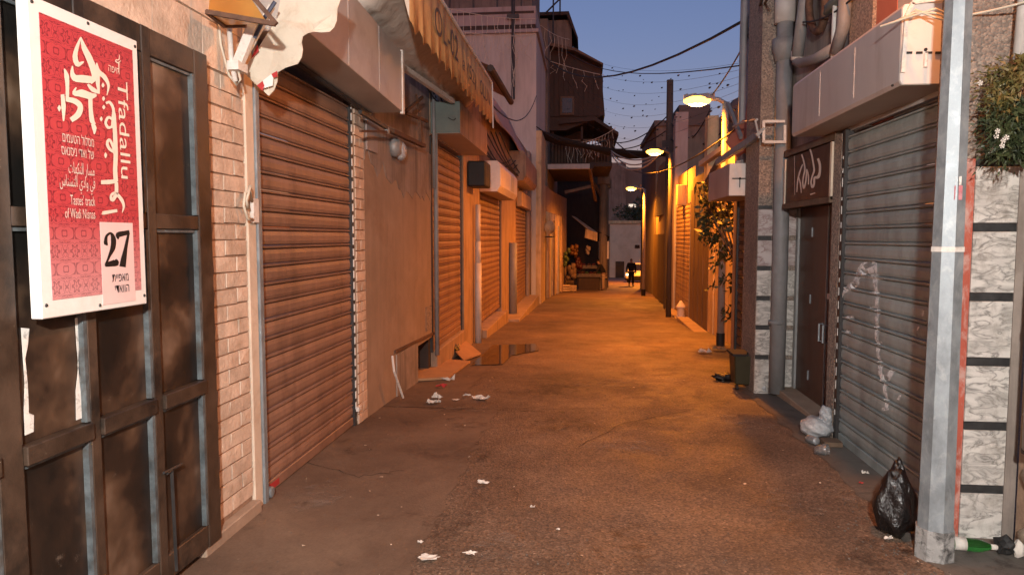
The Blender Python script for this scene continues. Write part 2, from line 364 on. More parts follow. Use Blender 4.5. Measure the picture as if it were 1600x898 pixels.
# ------------------------------------------------------------------ object helpers
LOC = {}
def tag(o, label=None, cat=None, group=None, kind=None):
    if label: o['label'] = label
    if cat: o['category'] = cat
    if group: o['group'] = group
    if kind: o['kind'] = kind
    return o
def thing(name, label, cat, loc, group=None):
    o = bpy.data.objects.new(name, None)
    o.empty_display_size = 0.1
    COL.objects.link(o)
    o.location = loc
    LOC[o.name] = Vector(loc)
    return tag(o, label, cat, group)
class MB:
    """gathers shapes in world coordinates and links them as ONE mesh object"""
    def __init__(s): s.v = []; s.f = []
    def add(s, vs, fs):
        n = len(s.v); s.v += [Vector(v) for v in vs]; s.f += [tuple(i + n for i in f) for f in fs]; return s
    def box(s, x0, x1, y0, y1, z0, z1):
        return s.add([(x, y, z) for z in (z0, z1) for y in (y0, y1) for x in (x0, x1)],
                     [(0, 2, 3, 1), (4, 5, 7, 6), (0, 1, 5, 4), (2, 6, 7, 3), (0, 4, 6, 2), (1, 3, 7, 5)])
    def bar(s, a, b, wdt, hgt, up=(0, 0, 1)):
        a, b = Vector(a), Vector(b); d = (b - a).normalized(); up = Vector(up)
        if abs(d.dot(up)) > .98: up = Vector((1, 0, 0))
        sx = d.cross(up).normalized(); uz = sx.cross(d).normalized()
        vs = [p + sx * i * wdt / 2 + uz * j * hgt / 2 for p in (a, b) for i, j in ((-1, -1), (1, -1), (1, 1), (-1, 1))]
        return s.add(vs, [(0, 1, 2, 3), (4, 7, 6, 5), (0, 4, 5, 1), (1, 5, 6, 2), (2, 6, 7, 3), (3, 7, 4, 0)])
    def tube(s, pts, r, n=8, caps=True):
        pts = [Vector(p) for p in pts]; rs = r if isinstance(r, (list, tuple)) else [r] * len(pts)
        rings = []; up = None
        for k, p in enumerate(pts):
            d = (pts[min(k + 1, len(pts) - 1)] - pts[max(k - 1, 0)]).normalized()
            if up is None: up = Vector((0, 0, 1)) if abs(d.z) < .9 else Vector((1, 0, 0))
            a = d.cross(up).normalized(); b = a.cross(d).normalized(); up = b
            rings.append([p + (a * math.cos(2 * math.pi * i / n) + b * math.sin(2 * math.pi * i / n)) * rs[k] for i in range(n)])
        fs = [(k * n + i, k * n + (i + 1) % n, (k + 1) * n + (i + 1) % n, (k + 1) * n + i) for k in range(len(pts) - 1) for i in range(n)]
        if caps: fs += [tuple(range(n))[::-1], tuple((len(pts) - 1) * n + i for i in range(n))]
        return s.add([v for q in rings for v in q], fs)
    def lathe(s, c, prof, n=16, ax=(0, 0, 1)):
        c = Vector(c); q = Vector((0, 0, 1)).rotation_difference(Vector(ax))
        vs = [c + q @ Vector((r * math.cos(2 * math.pi * i / n), r * math.sin(2 * math.pi * i / n), h)) for r, h in prof for i in range(n)]
        fs = [(k * n + i, k * n + (i + 1) % n, (k + 1) * n + (i + 1) % n, (k + 1) * n + i) for k in range(len(prof) - 1) for i in range(n)]
        fs += [tuple(range(n))[::-1], tuple((len(prof) - 1) * n + i for i in range(n))]
        return s.add(vs, fs)
    def prism(s, poly, ext):
        poly = [Vector(p) for p in poly]; e = Vector(ext); n = len(poly)
        return s.add(poly + [p + e for p in poly], [tuple(range(n))[::-1], tuple(range(n, 2 * n))] + [(i, (i + 1) % n, n + (i + 1) % n, n + i) for i in range(n)])
    def sheet(s, grid, thick=None):
        nu, nv = len(grid), len(grid[0])
        fs = [(i * nv + j, (i + 1) * nv + j, (i + 1) * nv + j + 1, i * nv + j + 1) for i in range(nu - 1) for j in range(nv - 1)]
        return s.add([p for r in grid for p in r], fs)
    def blob(s, c, r, seed=0, sub=2, amp=.15, sq=(1, 1, 1)):
        bm = bmesh.new(); bmesh.ops.create_icosphere(bm, subdivisions=sub, radius=1)
        rng = random.Random(seed); ph = [rng.uniform(0, 6.28) for _ in range(6)]
        vs = []
        for v in bm.verts:
            k = 1 + amp * (math.sin(v.co.x * 4 + ph[0]) * math.sin(v.co.y * 5 + ph[1]) + .7 * math.sin(v.co.z * 7 + ph[2] + v.co.x * 6) + .5 * math.sin(v.co.y * 11 + ph[3]) * math.sin(v.co.z * 9 + ph[4]))
            vs.append(Vector(c) + Vector((v.co.x * sq[0], v.co.y * sq[1], v.co.z * sq[2])) * r * k)
        fs = [tuple(v.index for v in f.verts) for f in bm.faces]; bm.free()
        return s.add(vs, fs)
    def build(s, name, mat, parent=None, label=None, cat=None, group=None, kind=None, smooth=False, bevel=0, loc=None, fix=True, solid=0):
        L0 = LOC[parent.name] if parent else Vector(loc) if loc is not None else Vector((0, 0, 0))
        me = bpy.data.meshes.new(name)
        me.from_pydata([v - L0 for v in s.v], [], s.f)
        me.materials.append(M[mat] if isinstance(mat, str) else mat)
        if fix or bevel:
            bm = bmesh.new(); bm.from_mesh(me)
            bmesh.ops.recalc_face_normals(bm, faces=bm.faces)
            if bevel: bmesh.ops.bevel(bm, geom=list(bm.edges), offset=bevel, segments=1, affect='EDGES', clamp_overlap=True)
            bm.to_mesh(me); bm.free()
        if smooth:
            for p in me.polygons: p.use_smooth = True
        o = bpy.data.objects.new(name, me); COL.objects.link(o)
        if parent is not None: o.parent = parent; LOC[o.name] = LOC[parent.name]
        else: o.location = L0; LOC[o.name] = L0
        if solid:
            md = o.modifiers.new('thickness', 'SOLIDIFY'); md.thickness = solid; md.offset = 0
        return tag(o, label, cat, group, kind)
def clone(o, parent=None, loc=None, name=None):
    c = o.copy(); COL.objects.link(c)
    if name: c.name = name
    if parent is not None: c.parent = parent
    if loc is not None: c.location = loc
    LOC[c.name] = LOC.get(o.name, Vector()) if parent is None else LOC[parent.name]
    return c
def clone_tree(o, loc, label=None, parent=None):
    c = o.copy(); COL.objects.link(c)
    if parent is None: c.location = loc; LOC[c.name] = Vector(loc)
    else: c.parent = parent; LOC[c.name] = LOC[parent.name]
    if label: c['label'] = label
    for ch in list(o.children): clone_tree(ch, loc, None, c)
    return c
def sag(a, b, drop, n=14):
    a, b = Vector(a), Vector(b)
    return [a.lerp(b, t / n) - Vector((0, 0, drop * 4 * (t / n) * (1 - t / n))) for t in range(n + 1)]
def text2d(body, size, rtl=False):
    cu = bpy.data.curves.new('t', 'FONT'); cu.body = body[::-1] if rtl else body
    cu.size = size; cu.resolution_u = 3
    o = bpy.data.objects.new('t', cu); COL.objects.link(o)
    me = bpy.data.meshes.new_from_object(o.evaluated_get(bpy.context.evaluated_depsgraph_get()))
    vs = [v.co.copy() for v in me.vertices]; fs = [tuple(p.vertices) for p in me.polygons]
    bpy.data.objects.remove(o); bpy.data.curves.remove(cu); bpy.data.meshes.remove(me)
    if not vs: return [], [], 0
    x0 = min(v.x for v in vs); x1 = max(v.x for v in vs)
    return [Vector((v.x - x0, v.y, 0)) for v in vs], fs, x1 - x0
def lettering(body, org, ex, ey, size, width, mat, parent, rtl=False, right=False, name='lettering'):
    """flat print: ex, ey = writing and up directions, org = baseline start (or end when right)"""
    vs, fs, wd = text2d(body, size, rtl)
    if not vs: return
    k = width / wd if width else 1.0
    ex, ey, org = Vector(ex), Vector(ey), Vector(org)
    if right: org = org - ex * wd * k
    mb = MB(); mb.add([org + ex * v.x * k + ey * v.y for v in vs], fs)
    return mb.build(name, mat, parent, fix=False)
def strokes(lines, fn, mat, parent, name, lift=Vector((0, 0, 0)), label=None, wmul=1.0):
    """brush strokes: lists of (px, py, width px) put on a real plane by fn"""
    mb = MB()
    for ln in lines:
        P = [Vector((p[0], p[1])) for p in ln]; W = [p[2] * wmul for p in ln]
        # smooth resample
        Q, QW = [], []
        for k in range(len(P) - 1):
            p0, p1, p2, p3 = P[max(k - 1, 0)], P[k], P[k + 1], P[min(k + 2, len(P) - 1)]
            for t in (0, .25, .5, .75):
                Q.append(.5 * ((2 * p1) + (p2 - p0) * t + (2 * p0 - 5 * p1 + 4 * p2 - p3) * t * t + (3 * p1 - p0 - 3 * p2 + p3) * t ** 3))
                QW.append(W[k] * (1 - t) + W[k + 1] * t)
        Q.append(P[-1]); QW.append(W[-1])
        vs = []
        for k, q in enumerate(Q):
            d = Q[min(k + 1, len(Q) - 1)] - Q[max(k - 1, 0)]
            if d.length < 1e-6: d = Vector((0, 1))
            n = Vector((-d.y, d.x)).normalized() * QW[k] / 2
            vs += [fn(q.x + n.x, q.y + n.y) + lift, fn(q.x - n.x, q.y - n.y) + lift]
        lift = lift * 1.06
        mb.add(vs, [(2 * k, 2 * k + 1, 2 * k + 3, 2 * k + 2) for k in range(len(Q) - 1)])
    return mb.build(name, mat, parent, fix=False, label=label)

# ------------------------------------------------------------------ the setting: street sheets
def strip(name, mat, x0, x1, y0, y1, dz, nx, step, wob=0.0, label=None):
    ys = []; y = y0
    while y < y1: ys.append(y); y += step if y < 40 else step * 6
    ys.append(y1)
    rng = random.Random(3)
    g = [[Vector((x0 + (x1 - x0) * i / nx + (rng.uniform(-wob, wob) if 0 < y < 30 else 0), y, gz(y) + dz)) for i in range(nx + 1)] for y in ys]
    mb = MB().sheet(g); o = mb.build(name, mat, None, kind='structure', fix=False, smooth=True)
    return o
ys_all = [-40, -10, 0] + [4 + .5 * i for i in range(12)] + [10 + 2 * i for i in range(36)] + [120, 250, 700]
xs_all = [-500, -60, -12, -4, -2, 0, 2, 4, 12, 60, 500]
MB().sheet([[Vector((x, y, gz(y))) for x in xs_all] for y in ys_all]).build('street', 'asphalt', None, kind='structure', fix=False, smooth=True)
strip('pavement', 'apron', -2.4, -0.82, -3.0, 6.4, 0.004, 3, .11, 0.03)
strip('pavement', 'apron', -2.4, -1.25, 6.42, 9.6, 0.004, 3, .11, 0.03)
strip('gutter', 'drain', 1.70, 2.4, 3.0, 8.4, 0.004, 2, .11, 0.03)

# ------------------------------------------------------------------ street lamps
lamp_group = 'street lamps along the alley'
def street_lamp(loc, h, r0, r1, arm, label, power, mat='pole_grey', octo=False, lens='lens', color=SODIUM, dark_base=0.0, aim=-1, kind='SPOT'):
    t = thing('street_lamp', label, 'street lamp', loc, lamp_group)
    x, y, z = loc
    n = 8 if octo else 12
    MB().tube([(x, y, z - .02), (x, y, z + h * .5), (x, y, z + h)], [r0, (r0 + r1) / 2, r1], n).build('pole', mat, t, smooth=not octo)
    if dark_base: MB().tube([(x, y, z - .01), (x, y, z + dark_base)], r0 + .006, n).build('base_sleeve', 'black', t)
    hx = x + aim * arm
    MB().tube([(x, y, z + h - .02), (x + aim * .12, y, z + h + .05), (hx, y, z + h + .07)], r1 * .7, 8).build('arm', mat, t, smooth=True)
    hd = MB()
    prof = [(0, 0.035), (.10, .075), (.30, .085), (.44, .06), (.50, .02)]
    for k in range(len(prof) - 1):
        (a, wa), (b, wb) = prof[k], prof[k + 1]
        xa, xb = hx + aim * (a - .12), hx + aim * (b - .12)
        zt = z + h + .10
        hd.add([(xa, y - wa, zt - .05), (xa, y + wa, zt - .05), (xa, y + wa * .6, zt + .05), (xa, y - wa * .6, zt + .05),
                (xb, y - wb, zt - .05), (xb, y + wb, zt - .05), (xb, y + wb * .6, zt + .03), (xb, y - wb * .6, zt + .03)],
               [(0, 1, 5, 4), (1, 2, 6, 5), (2, 3, 7, 6), (3, 0, 4, 7)])
    hd.build('lamp_head', mat, t)
    lx = hx + aim * .16
    MB().blob((lx, y, z + h + .035), 1, 1, 3, 0, (.225, .10, .085)).build('lens', lens, t, smooth=True)
    MB().blob((lx, y, z + h + .022), 1, 1, 2, 0, (.19, .088, .088)).build('bulb', 'bulb' if lens == 'lens' else lens, t, smooth=True)
    ld = bpy.data.lights.new('street_lamp_light', kind)
    ld.energy = power; ld.color = color
    if kind == 'SPOT': ld.spot_size = rad(172); ld.spot_blend = .5
    ld.shadow_soft_size = .07
    lo = bpy.data.objects.new('street_lamp_light', ld); COL.objects.link(lo); lo.parent = t
    lo.location = (lx - x, 0, h - .10)
    return t
street_lamp((1.75, 3.6, 0), 4.5, .085, .045, -.06, 'tall faceted galvanised lamp post beside the grey shutter and black bin bag', 120, 'galv', True)
street_lamp((2.28, 12.0, gz(12)), 4.05, .065, .05, .30, 'grey street lamp post standing by the leafy vine, its head the brightest in the alley', 440, 'pole_grey', dark_base=.22)
street_lamp((2.17, 18.5, gz(18.5)), 4.25, .07, .05, .25, 'dark street lamp post with stickers beside the louvred shutter', 500, 'pole_dark')
street_lamp((2.54, 31.0, gz(31)), 4.65, .085, .06, .42, 'slim street lamp post standing free in front of the white car', 760, 'pole_grey', dark_base=.3)
street_lamp((5.34, 52.0, gz(52)), 5.75, .08, .06, .5, 'farthest small street lamp beyond the right hand wall', 2500, 'pole_grey')
street_lamp((2.0, -1.0, 0), 2.7, .07, .05, 1.82, 'white fill lamp on a post added behind the camera, out of view', 500, 'pole_grey', lens='fill_lens', color=(1.0, .955, .90), kind='POINT')  # added lamp, never in view; stands in for a camera flash
gp = [o for o in COL.objects if o.name == 'street_lamp'][0]
MB().tube([(1.75, 3.6, 1.528), (1.75, 3.6, 1.552)], .0745, 8).build('strap', 'white_metal', gp)
MB().tube([(1.75, 3.6, 0.0), (1.75, 3.6, .155)], [.092, .090], 8).build('base_sleeve', surf('flaking_black_paint', (0.30, .30, .29), .2, 20, .7, stain=(0.015, .015, .015), stain_amt=1, stain_scale=14, bump=.3), gp)
MB().box(1.742, 1.768, 3.5345, 3.545, 1.845, 1.885).build('sticker', 'scrap', gp)
MB().box(1.738, 1.774, 3.534, 3.545, 1.775, 1.842).build('sticker', surf('faded_pink_sticker', (.48, .17, .19), .25, 30, .6, stain=(.5, .5, .5), stain_scale=20), gp)

# ------------------------------------------------------------------ LEFT: brick wall, gate, poster
BX = -1.92
bw = thing('brick_wall', 'cream brick wall behind the steel gate with a cream painted edge', 'wall', (-2.1, 3.0, 0))
MB().box(-2.5, BX - .006, -3, 3.80, -.1, 4.3).build('mortar_core', 'mortar', bw)
def brick_mesh(seed, ly, h, dx=.03):
    rng = random.Random(seed); j = lambda a: rng.uniform(-a, a)
    vs = []
    for x in (0, dx):
        for (yy, zz) in ((0, 0), (ly, 0), (ly, h), (0, h)):
            vs.append((x + (j(.003) if x else 0), yy + j(.003), zz + j(.003)))
    mx = [(dx + rng.uniform(.001, .006), ly / 2 + j(ly * .2), h / 2 + j(h * .15))]
    fs = [(0, 1, 5, 4), (1, 2, 6, 5), (2, 3, 7, 6), (3, 0, 4, 7), (4, 5, 8), (5, 6, 8), (6, 7, 8), (7, 4, 8)]
    me = bpy.data.meshes.new('brick'); me.from_pydata(vs + mx, [], fs); me.materials.append(M['brick']); return me
BR = [brick_mesh(k, .235, .078) for k in range(6)]
ST = [brick_mesh(k + 20, .40, .235) for k in range(4)]
def put_piece(name, me, parent, p, scale=(1, 1, 1)):
    o = bpy.data.objects.new(name, me); COL.objects.link(o); o.parent = parent
    o.location = Vector(p) - LOC[parent.name]; o.scale = scale; LOC[o.name] = LOC[parent.name]; return o
z = .10; r = 0
while z < 2.46:
    y = 3.797 - (.235 if r % 2 == 0 else .12)
    first = True
    while y > 3.0:
        if first and r % 2: put_piece('brick', random.choice(BR), bw, (BX - .028, 3.682, z), (1, .49, 1))
        elif first: put_piece('brick', random.choice(BR), bw, (BX - .028, 3.562, z))
        else: put_piece('brick', random.choice(BR), bw, (BX - .028, y, z))
        first = False; y -= .242
    z += .0875; r += 1
for r in range(4):
    y = 3.797 - (.40 if r % 2 == 0 else .2)
    put_piece('stone_block', random.choice(ST), bw, (BX - .028, y, 2.465 + r * .243), (1, 1 if r % 2 == 0 else .495, 1))
    y -= .407
    for k in range(5):
        put_piece('stone_block', random.choice(ST), bw, (BX - .028, y, 2.465 + r * .243)); y -= .407
MB().box(-2.3, BX + .012, 3.803, 3.90, -.05, 2.9).build('painted_edge', 'cream', bw, bevel=.004)
MB().box(BX - .01, BX + .05, 3.2, 3.803, -.05, .07).build('plinth', 'step', bw, bevel=.006)
jb = thing('junction_box', 'small white junction box with loose cable loops on the cream wall edge', 'junction box', (BX + .03, 3.85, 1.72))
MB().box(BX + .012, BX + .035, 3.825, 3.895, 1.68, 1.82).build('cover', 'white_metal', jb, bevel=.004)
MB().tube([(BX + .03, 3.82, 1.80), (BX + .05, 3.76, 1.86), (BX + .05, 3.70, 1.84), (BX + .045, 3.69, 1.77), (BX + .05, 3.72, 1.70), (BX + .04, 3.80, 1.70)], .008, 6).build('cable_loop', 'wire_pale', jb, smooth=True)
MB().tube([(BX + .03, 3.80, 1.84), (BX + .06, 3.74, 1.88), (BX + .05, 3.71, 1.80), (BX + .04, 3.75, 1.76)], .010, 6).build('cable_loop', 'wire_pale', jb, smooth=True)

GX = -1.86
gate = thing('steel_gate', 'tall rusty brown steel gate with sooty sheet panels and blue grey beads', 'gate', (GX, 2.7, 0))
stiles = [(3.215, 3.33, .05, 2.49), (2.815, 2.875, .05, 2.49), (2.422, 2.475, .05, 2.49), (2.00, 2.10, .05, 2.49), (1.30, 1.42, .05, 2.49)]
rails = [(2.375, 2.49), (1.635, 1.70), (.835, .90), (.05, .165)]
for a, b, z0, z1 in stiles: MB().box(GX - .045, GX, a, b, z0, z1).build('stile', 'gate', gate, bevel=.004)
for z0, z1 in rails:
    for k in range(len(stiles) - 1):
        MB().box(GX - .043, GX - .004 + (.018 if z0 == .835 else 0), stiles[k + 1][1] + .001, stiles[k][0] - .001, z0, z1).build('rail', 'gate', gate, bevel=.003)
zb = [(.165, .835), (.90, 1.635), (1.70, 2.375)]
for k in range(len(stiles) - 1):
    y0, y1 = stiles[k + 1][1], stiles[k][0]
    for z0, z1 in zb:
        MB().box(GX - .036, GX - .026, y0, y1, z0 + .001, z1 - .001).build('panel', 'gate_panel', gate)
        bd = MB().box(GX - .026, GX - .001, y1 - .019, y1 - .002, z0 + .004, z1 - .004)
        bd.box(GX - .026, GX - .012, y0 + .002, y0 + .012, z0 + .004, z1 - .004)
        bd.box(GX - .026, GX - .012, y0 + .012, y1 - .024, z1 - .016, z1 - .004)
        bd.build('bead', 'bead', gate)
def scraps(pts, seed):
    rng = random.Random(seed); mb = MB()
    poly = [at(px + rng.uniform(-2, 2), py, X=GX - .0235) for px, py in pts]
    mb.prism(poly, (.0012, 0, 0)); mb.build('paper_scrap', 'scrap', gate)
scraps([(34, 512), (44, 513), (42, 540), (40, 560), (43, 600), (45, 645), (52, 648), (51, 674), (40, 680), (39, 640), (37, 600), (36, 560)], 1)
scraps([(115, 497), (124, 494), (125, 540), (123, 570), (127, 610), (129, 652), (118, 656), (119, 610), (122, 570), (119, 540)], 2)
MB().tube([(GX + .012, 2.865, .55), (GX + .012, 2.90, .55), (GX + .012, 2.91, .08)], .008, 6).build('bolt_rod', 'dark_metal', gate)
MB().tube([(GX + .012, 2.84, .56), (GX + .012, 2.98, .555)], .006, 6).build('latch', 'dark_metal', gate)

PX = -1.80
po = thing('poster', 'red street poster in a white frame with white lettering and number 27 on the gate', 'poster', (PX, 2.42, 1.33))
PY0, PY1, PZ0, PZ1 = 2.14, 2.70, 1.325, 2.385
MB().box(PX - .045, PX - .003, PY0, PY1, PZ0, PZ1).build('board', 'white_board', po, bevel=.003)
MB().box(PX - .0031, PX - .0015, PY0 + .048, PY1 - .034, PZ0 + .06, PZ1 - .045).build('print', 'ornament', po)
MB().box(PX - .0016, PX - .0006, 2.435, 2.625, 1.345, 1.655).build('number_panel', 'print_pink', po)
for yy, zz in ((2.16, 2.365), (2.42, 2.372), (2.685, 2.36), (2.16, 1.37), (2.42, 1.345), (2.685, 1.36)):
    MB().lathe((PX - .003, yy, zz), [(.007, 0), (.005, .003)], 8, (1, 0, 0)).build('screw', 'dark_metal', po)
onp = lambda px, py: at(px, py, X=PX)
c1 = lambda pts: [(85 + a / 5.985, 50 + b / 5.985, wd / 5.985) for a, b, wd in pts]
c2 = lambda pts: [(85 + a / 5.61, 190 + b / 5.61, wd / 5.61) for a, b, wd in pts]
cal = [c1([(243, 48, 6), (275, 150, 48), (320, 240, 60), (362, 350, 62), (372, 430, 50), (335, 480, 26)]),
       c1([(242, 55, 12), (207, 150, 36), (190, 235, 48), (213, 305, 46), (250, 292, 26), (272, 280, 8)]),
       c1([(166, 318, 10), (163, 385, 38), (190, 432, 62), (265, 440, 72), (350, 450, 62)]),
       c1([(392, 290, 10), (405, 370, 46), (462, 420, 42), (502, 500, 26), (488, 592, 6)]),
       c1([(402, 350, 40), (402, 470, 40), (415, 580, 12)]),
       c1([(308, 490, 18), (355, 540, 44), (412, 566, 26)]),
       c1([(200, 520, 10), (178, 575, 34), (250, 575, 74), (335, 600, 62), (390, 590, 22)]),
       c1([(332, 600, 40), (335, 720, 38), (348, 830, 46), (376, 865, 20)]),
       c1([(88, 345, 8), (110, 415, 46), (117, 520, 34), (115, 645, 30)]),
       c1([(108, 630, 44), (190, 650, 52), (238, 700, 50), (215, 775, 58), (150, 825, 46)]),
       c1([(70, 585, 34), (80, 700, 44), (80, 835, 12)]), c1([(40, 685, 6), (40, 712, 36), (40, 745, 4)]),
       c2([(330, 20, 30), (345, 60, 40), (345, 112, 8)])]
strokes(cal, onp, 'print_cream', po, 'calligraphy', Vector((.0012, 0, 0)))
ar = [c2([(505, -150, 14), (520, -60, 30), (524, 20, 36), (530, 150, 38), (535, 300, 38), (530, 420, 38), (536, 525, 40)]),
      c1([(478, 668, 22), (515, 660, 26), (548, 720, 26), (545, 800, 26), (540, 880, 28)]),
      c1([(540, 885, 24), (500, 895, 26), (476, 850, 24), (500, 800, 26), (535, 815, 24)]),
      c2([(525, 270, 24), (480, 240, 26), (460, 190, 26), (480, 160, 22), (512, 225, 22), (532, 330, 20)]),
      c2([(545, 522, 34), (470, 530, 38), (405, 532, 34)]),
      c2([(540, 530, 30), (538, 630, 34), (505, 690, 30), (492, 650, 20), (530, 628, 28), (582, 680, 30), (605, 740, 22), (590, 800, 4)]),
      c2([(548, 780, 26), (430, 800, 32), (415, 802, 20)]), c2([(445, 272, 6), (445, 295, 28), (445, 320, 6)])]
for a, b in ((450, 500), (455, 625), (457, 705), (433, 815)): ar.append(c1([(a, b - 22, 5), (a, b, 30), (a, b + 22, 5)]))
strokes(ar, onp, 'print_cream', po, 'calligraphy', Vector((.0012, 0, 0)))
bird = [c1([(605, 215, 5), (600, 260, 10), (570, 262, 8)]), c1([(565, 270, 8), (590, 290, 12), (618, 270, 5)]), c1([(600, 290, 10), (600, 350, 8), (596, 380, 6)])]
strokes(bird, onp, 'print_cream', po, 'emblem', Vector((.0012, 0, 0)))
LX = PX + .0012
lettering('חיפה', (LX, 2.578, 2.225), (0, 1, 0), (0, 0, 1), .038, .062, 'print_cream', po, rtl=True, right=True)
a0, a1 = at(177, 122, X=LX), at(193, 279, X=LX)
lettering('Tfadallu', (LX, 2.565, a0.z), (0, 0, -1), (0, 1, 0), .085, a0.z - a1.z, 'print_cream', po)
for body, px, py, wpx, rtl in (('מסלול הטעמים', 147, 230, .155, True), ('של ואדי ניסנאס', 147, 249, .16, True)):
    q = at(px, py, X=LX); lettering(body, q, (0, 1, 0), (0, 0, 1), .047, wpx, 'print_grey', po, rtl=True, right=True)
ar1 = 'ﻣﺴﺎﺭ ﺍﻟﻨﻜﻬﺎﺕ'; ar2 = 'ﻓﻲ ﻭﺍﺩﻱ ﺍﻟﻨﺴﻨﺎﺱ'
for body, px, py, wpx in ((ar1, 148, 275, .13), (ar2, 149, 295, .175)):
    q = at(px, py, X=LX); lettering(body, q, (0, 1, 0), (0, 0, 1), .056, wpx, 'print_grey', po, rtl=True, right=True)
for body, px, py, wpx in (("Tastes' track", 149, 322, .125), ('of Wadi Nisnas', 149, 342, .15)):
    q = at(px, py, X=LX); lettering(body, q, (0, 1, 0), (0, 0, 1), .05, wpx, 'print_grey', po, right=True)
c7 = lambda pts: [(60 + a / 2.993, 200 + b / 2.993, wd / 2.993) for a, b, wd in pts]
num = [c7([(313, 535, 18), (318, 505, 12), (338, 492, 10), (350, 520, 24), (347, 560, 24), (330, 600, 12), (312, 645, 8)]),
       c7([(311, 640, 18), (340, 634, 26), (361, 628, 34), (363, 612, 4)]), c7([(306, 528, 4), (314, 538, 20), (322, 548, 4)]),
       c7([(372, 520, 4), (372, 500, 26), (400, 492, 22), (425, 487, 20)]), c7([(421, 490, 10), (407, 560, 16), (398, 610, 26), (392, 648, 30)])]
strokes(num, onp, 'print_black', po, 'numeral', Vector((.0010, 0, 0)))
for body, px, py, wpx in (('מאפיית', 201, 438, .095), ('הוואדי', 202, 455, .083)):
    q = at(px, py, X=LX); lettering(body, q, (0, 1, 0), (0, 0, 1), .048, wpx, 'print_black', po, rtl=True, right=True)

# ------------------------------------------------------------------ roller shutters
def slat_prof(p):
    return [(0, 0), (.009, .05 * p), (.015, .22 * p), (.015, .52 * p), (.009, .74 * p), (-.002, .79 * p), (-.002, .825 * p), (.018, .85 * p), (.019, .94 * p), (-.002, .985 * p)]
def prof_at(z, p):
    q = slat_prof(p); zz = z % p
    for k in range(len(q) - 1):
        if q[k][1] <= zz <= q[k + 1][1]:
            t = (zz - q[k][1]) / max(1e-6, q[k + 1][1] - q[k][1]); return q[k][0] * (1 - t) + q[k + 1][0] * t
    return 0
def roller_shutter(label, X, side, y0, y1, z0, z1, mat, pitch=.113, guide='zinc', gw=.05, bar_mat=None, slope=0.0, guide2=None):
    t = thing('roller_shutter', label, 'roller shutter', (X, (y0 + y1) / 2, z0))
    pr = slat_prof(pitch); n = int((z1 - z0 - .07) / pitch)
    vs = []; fs = []
    for y in (y0 + .012, y1 - .012): vs += [(X + side * o, y, z0 + .07 + zz) for o, zz in pr]
    m = len(pr); fs = [(k, k + 1, m + k + 1, m + k) for k in range(m - 1)]
    first = MB().add(vs, fs).build('slat', mat, t, fix=False)
    for k in range(1, n):
        c = first.copy(); COL.objects.link(c); c.parent = t; c.location = (random.uniform(-.0022, .0022), 0, k * pitch + random.uniform(-.0012, .0012)); c.rotation_euler = (random.gauss(0, .0012), 0, 0)
    a = sorted((X - side * .02, X + side * .018)); MB().box(a[0], a[1], y0 + .012, y1 - .012, z0, z0 + .068).build('bottom_bar', bar_mat or mat, t, bevel=.004)
    a = sorted((X - side * .03, X + side * (.068 if guide == 'galv' else .035)))
    MB().box(a[0], a[1], y0 - gw, y0, z0 - .02, z1).build('guide_rail', guide, t, bevel=.004)
    if guide2: a = sorted((X - side * .03, X + side * .03))
    MB().box(a[0], a[1], y1, y1 + gw, z0 - .02, z1).build('guide_rail', guide2 or guide, t, bevel=.004)
    return t
s1 = roller_shutter('wide brown roller shutter next to the cream brick wall', -1.965, 1, 3.955, 5.66, .01, 2.78, 'sh_brown', guide='galv', guide2='dark_metal')
MB().box(-1.946, -1.944, 4.03, 4.20, .022, .062).build('sticker', 'canvas_red', s1)
MB().lathe((-1.925, 3.99, .045), [(.034, 0), (.034, .03), (.026, .035), (.012, .036)], 14, (1, 0, 0)).build('lock', 'galv', s1, smooth=False)
mbn = MB()
for k in range(28): mbn.box(-1.9345, -1.9285, 5.668, 5.690, .14 + k * .093, .14 + k * .093 + .06)
mbn.build('guide_slot', 'white_board', s1)
MB().box(-1.93, -1.90, 5.66, 5.74, .12, .16).build('lock_clip', 'white_metal', s1, bevel=.004)

# shop walls along the left
def wallbox(t, name, mat, x0, x1, y0, y1, z0, z1, bevel=0):
    return MB().box(x0, x1, y0, y1, z0, z1).build(name, mat, t, bevel=bevel)
sw = thing('shop_wall', 'tan rendered wall between the wide brown shutter and the narrower one', 'wall', (-2.2, 7.2, 0))
wallbox(sw, 'lintel', 'plaster_grey', -2.5, BX - .003, 3.902, 5.705, 2.785, 4.2)
wallbox(sw, 'brick_pier', 'mortar', -2.5, BX - .006, 5.712, 5.95, -.2, 3.0)
z = .0; r = 0
while z < 2.9:
    put_piece('brick', random.choice(BR), sw, (BX - .028, 5.714, z), (1, .98 if r % 2 == 0 else .48, 1))
    if r % 2: put_piece('brick', random.choice(BR), sw, (BX - .028, 5.832, z), (1, .48, 1))
    z += .0875; r += 1
wallbox(sw, 'render_panel', 'plaster_brown', -2.5, BX, 5.952, 7.85, -.5, 2.62)
wallbox(sw, 'render_panel', 'plaster_brown', -2.5, BX - .001, 7.852, 8.60, .34, 2.62)
wallbox(sw, 'niche_back', 'wood_dark', -2.9, -2.55, 7.552, 8.9, -.5, .398)  # dark timber colour paints in the shade of the recess
wallbox(sw, 'niche_side', 'wood_dark', -2.55, BX - .05, 8.602, 8.74, -.5, .5)  # darkened likewise, shade of the niche put into the colour
wallbox(sw, 'niche_ceiling', 'plaster_grey', -2.548, -2.5, 7.552, 8.6, .40, .6)
wallbox(sw, 'upper_panel', 'plaster_grey', -2.5, BX - .012, 5.708, 8.60, 2.622, 4.2)
MB().bar((BX + .006, 6.84, .44), (BX + .006, 8.65, .38), .025, .03).build('ledge_strip', 'rust', sw)
wallbox(sw, 'low_panel', 'plaster_grey', BX, BX + .012, 6.9, 7.80, -.08, .40)
rg_ = random.Random(8)
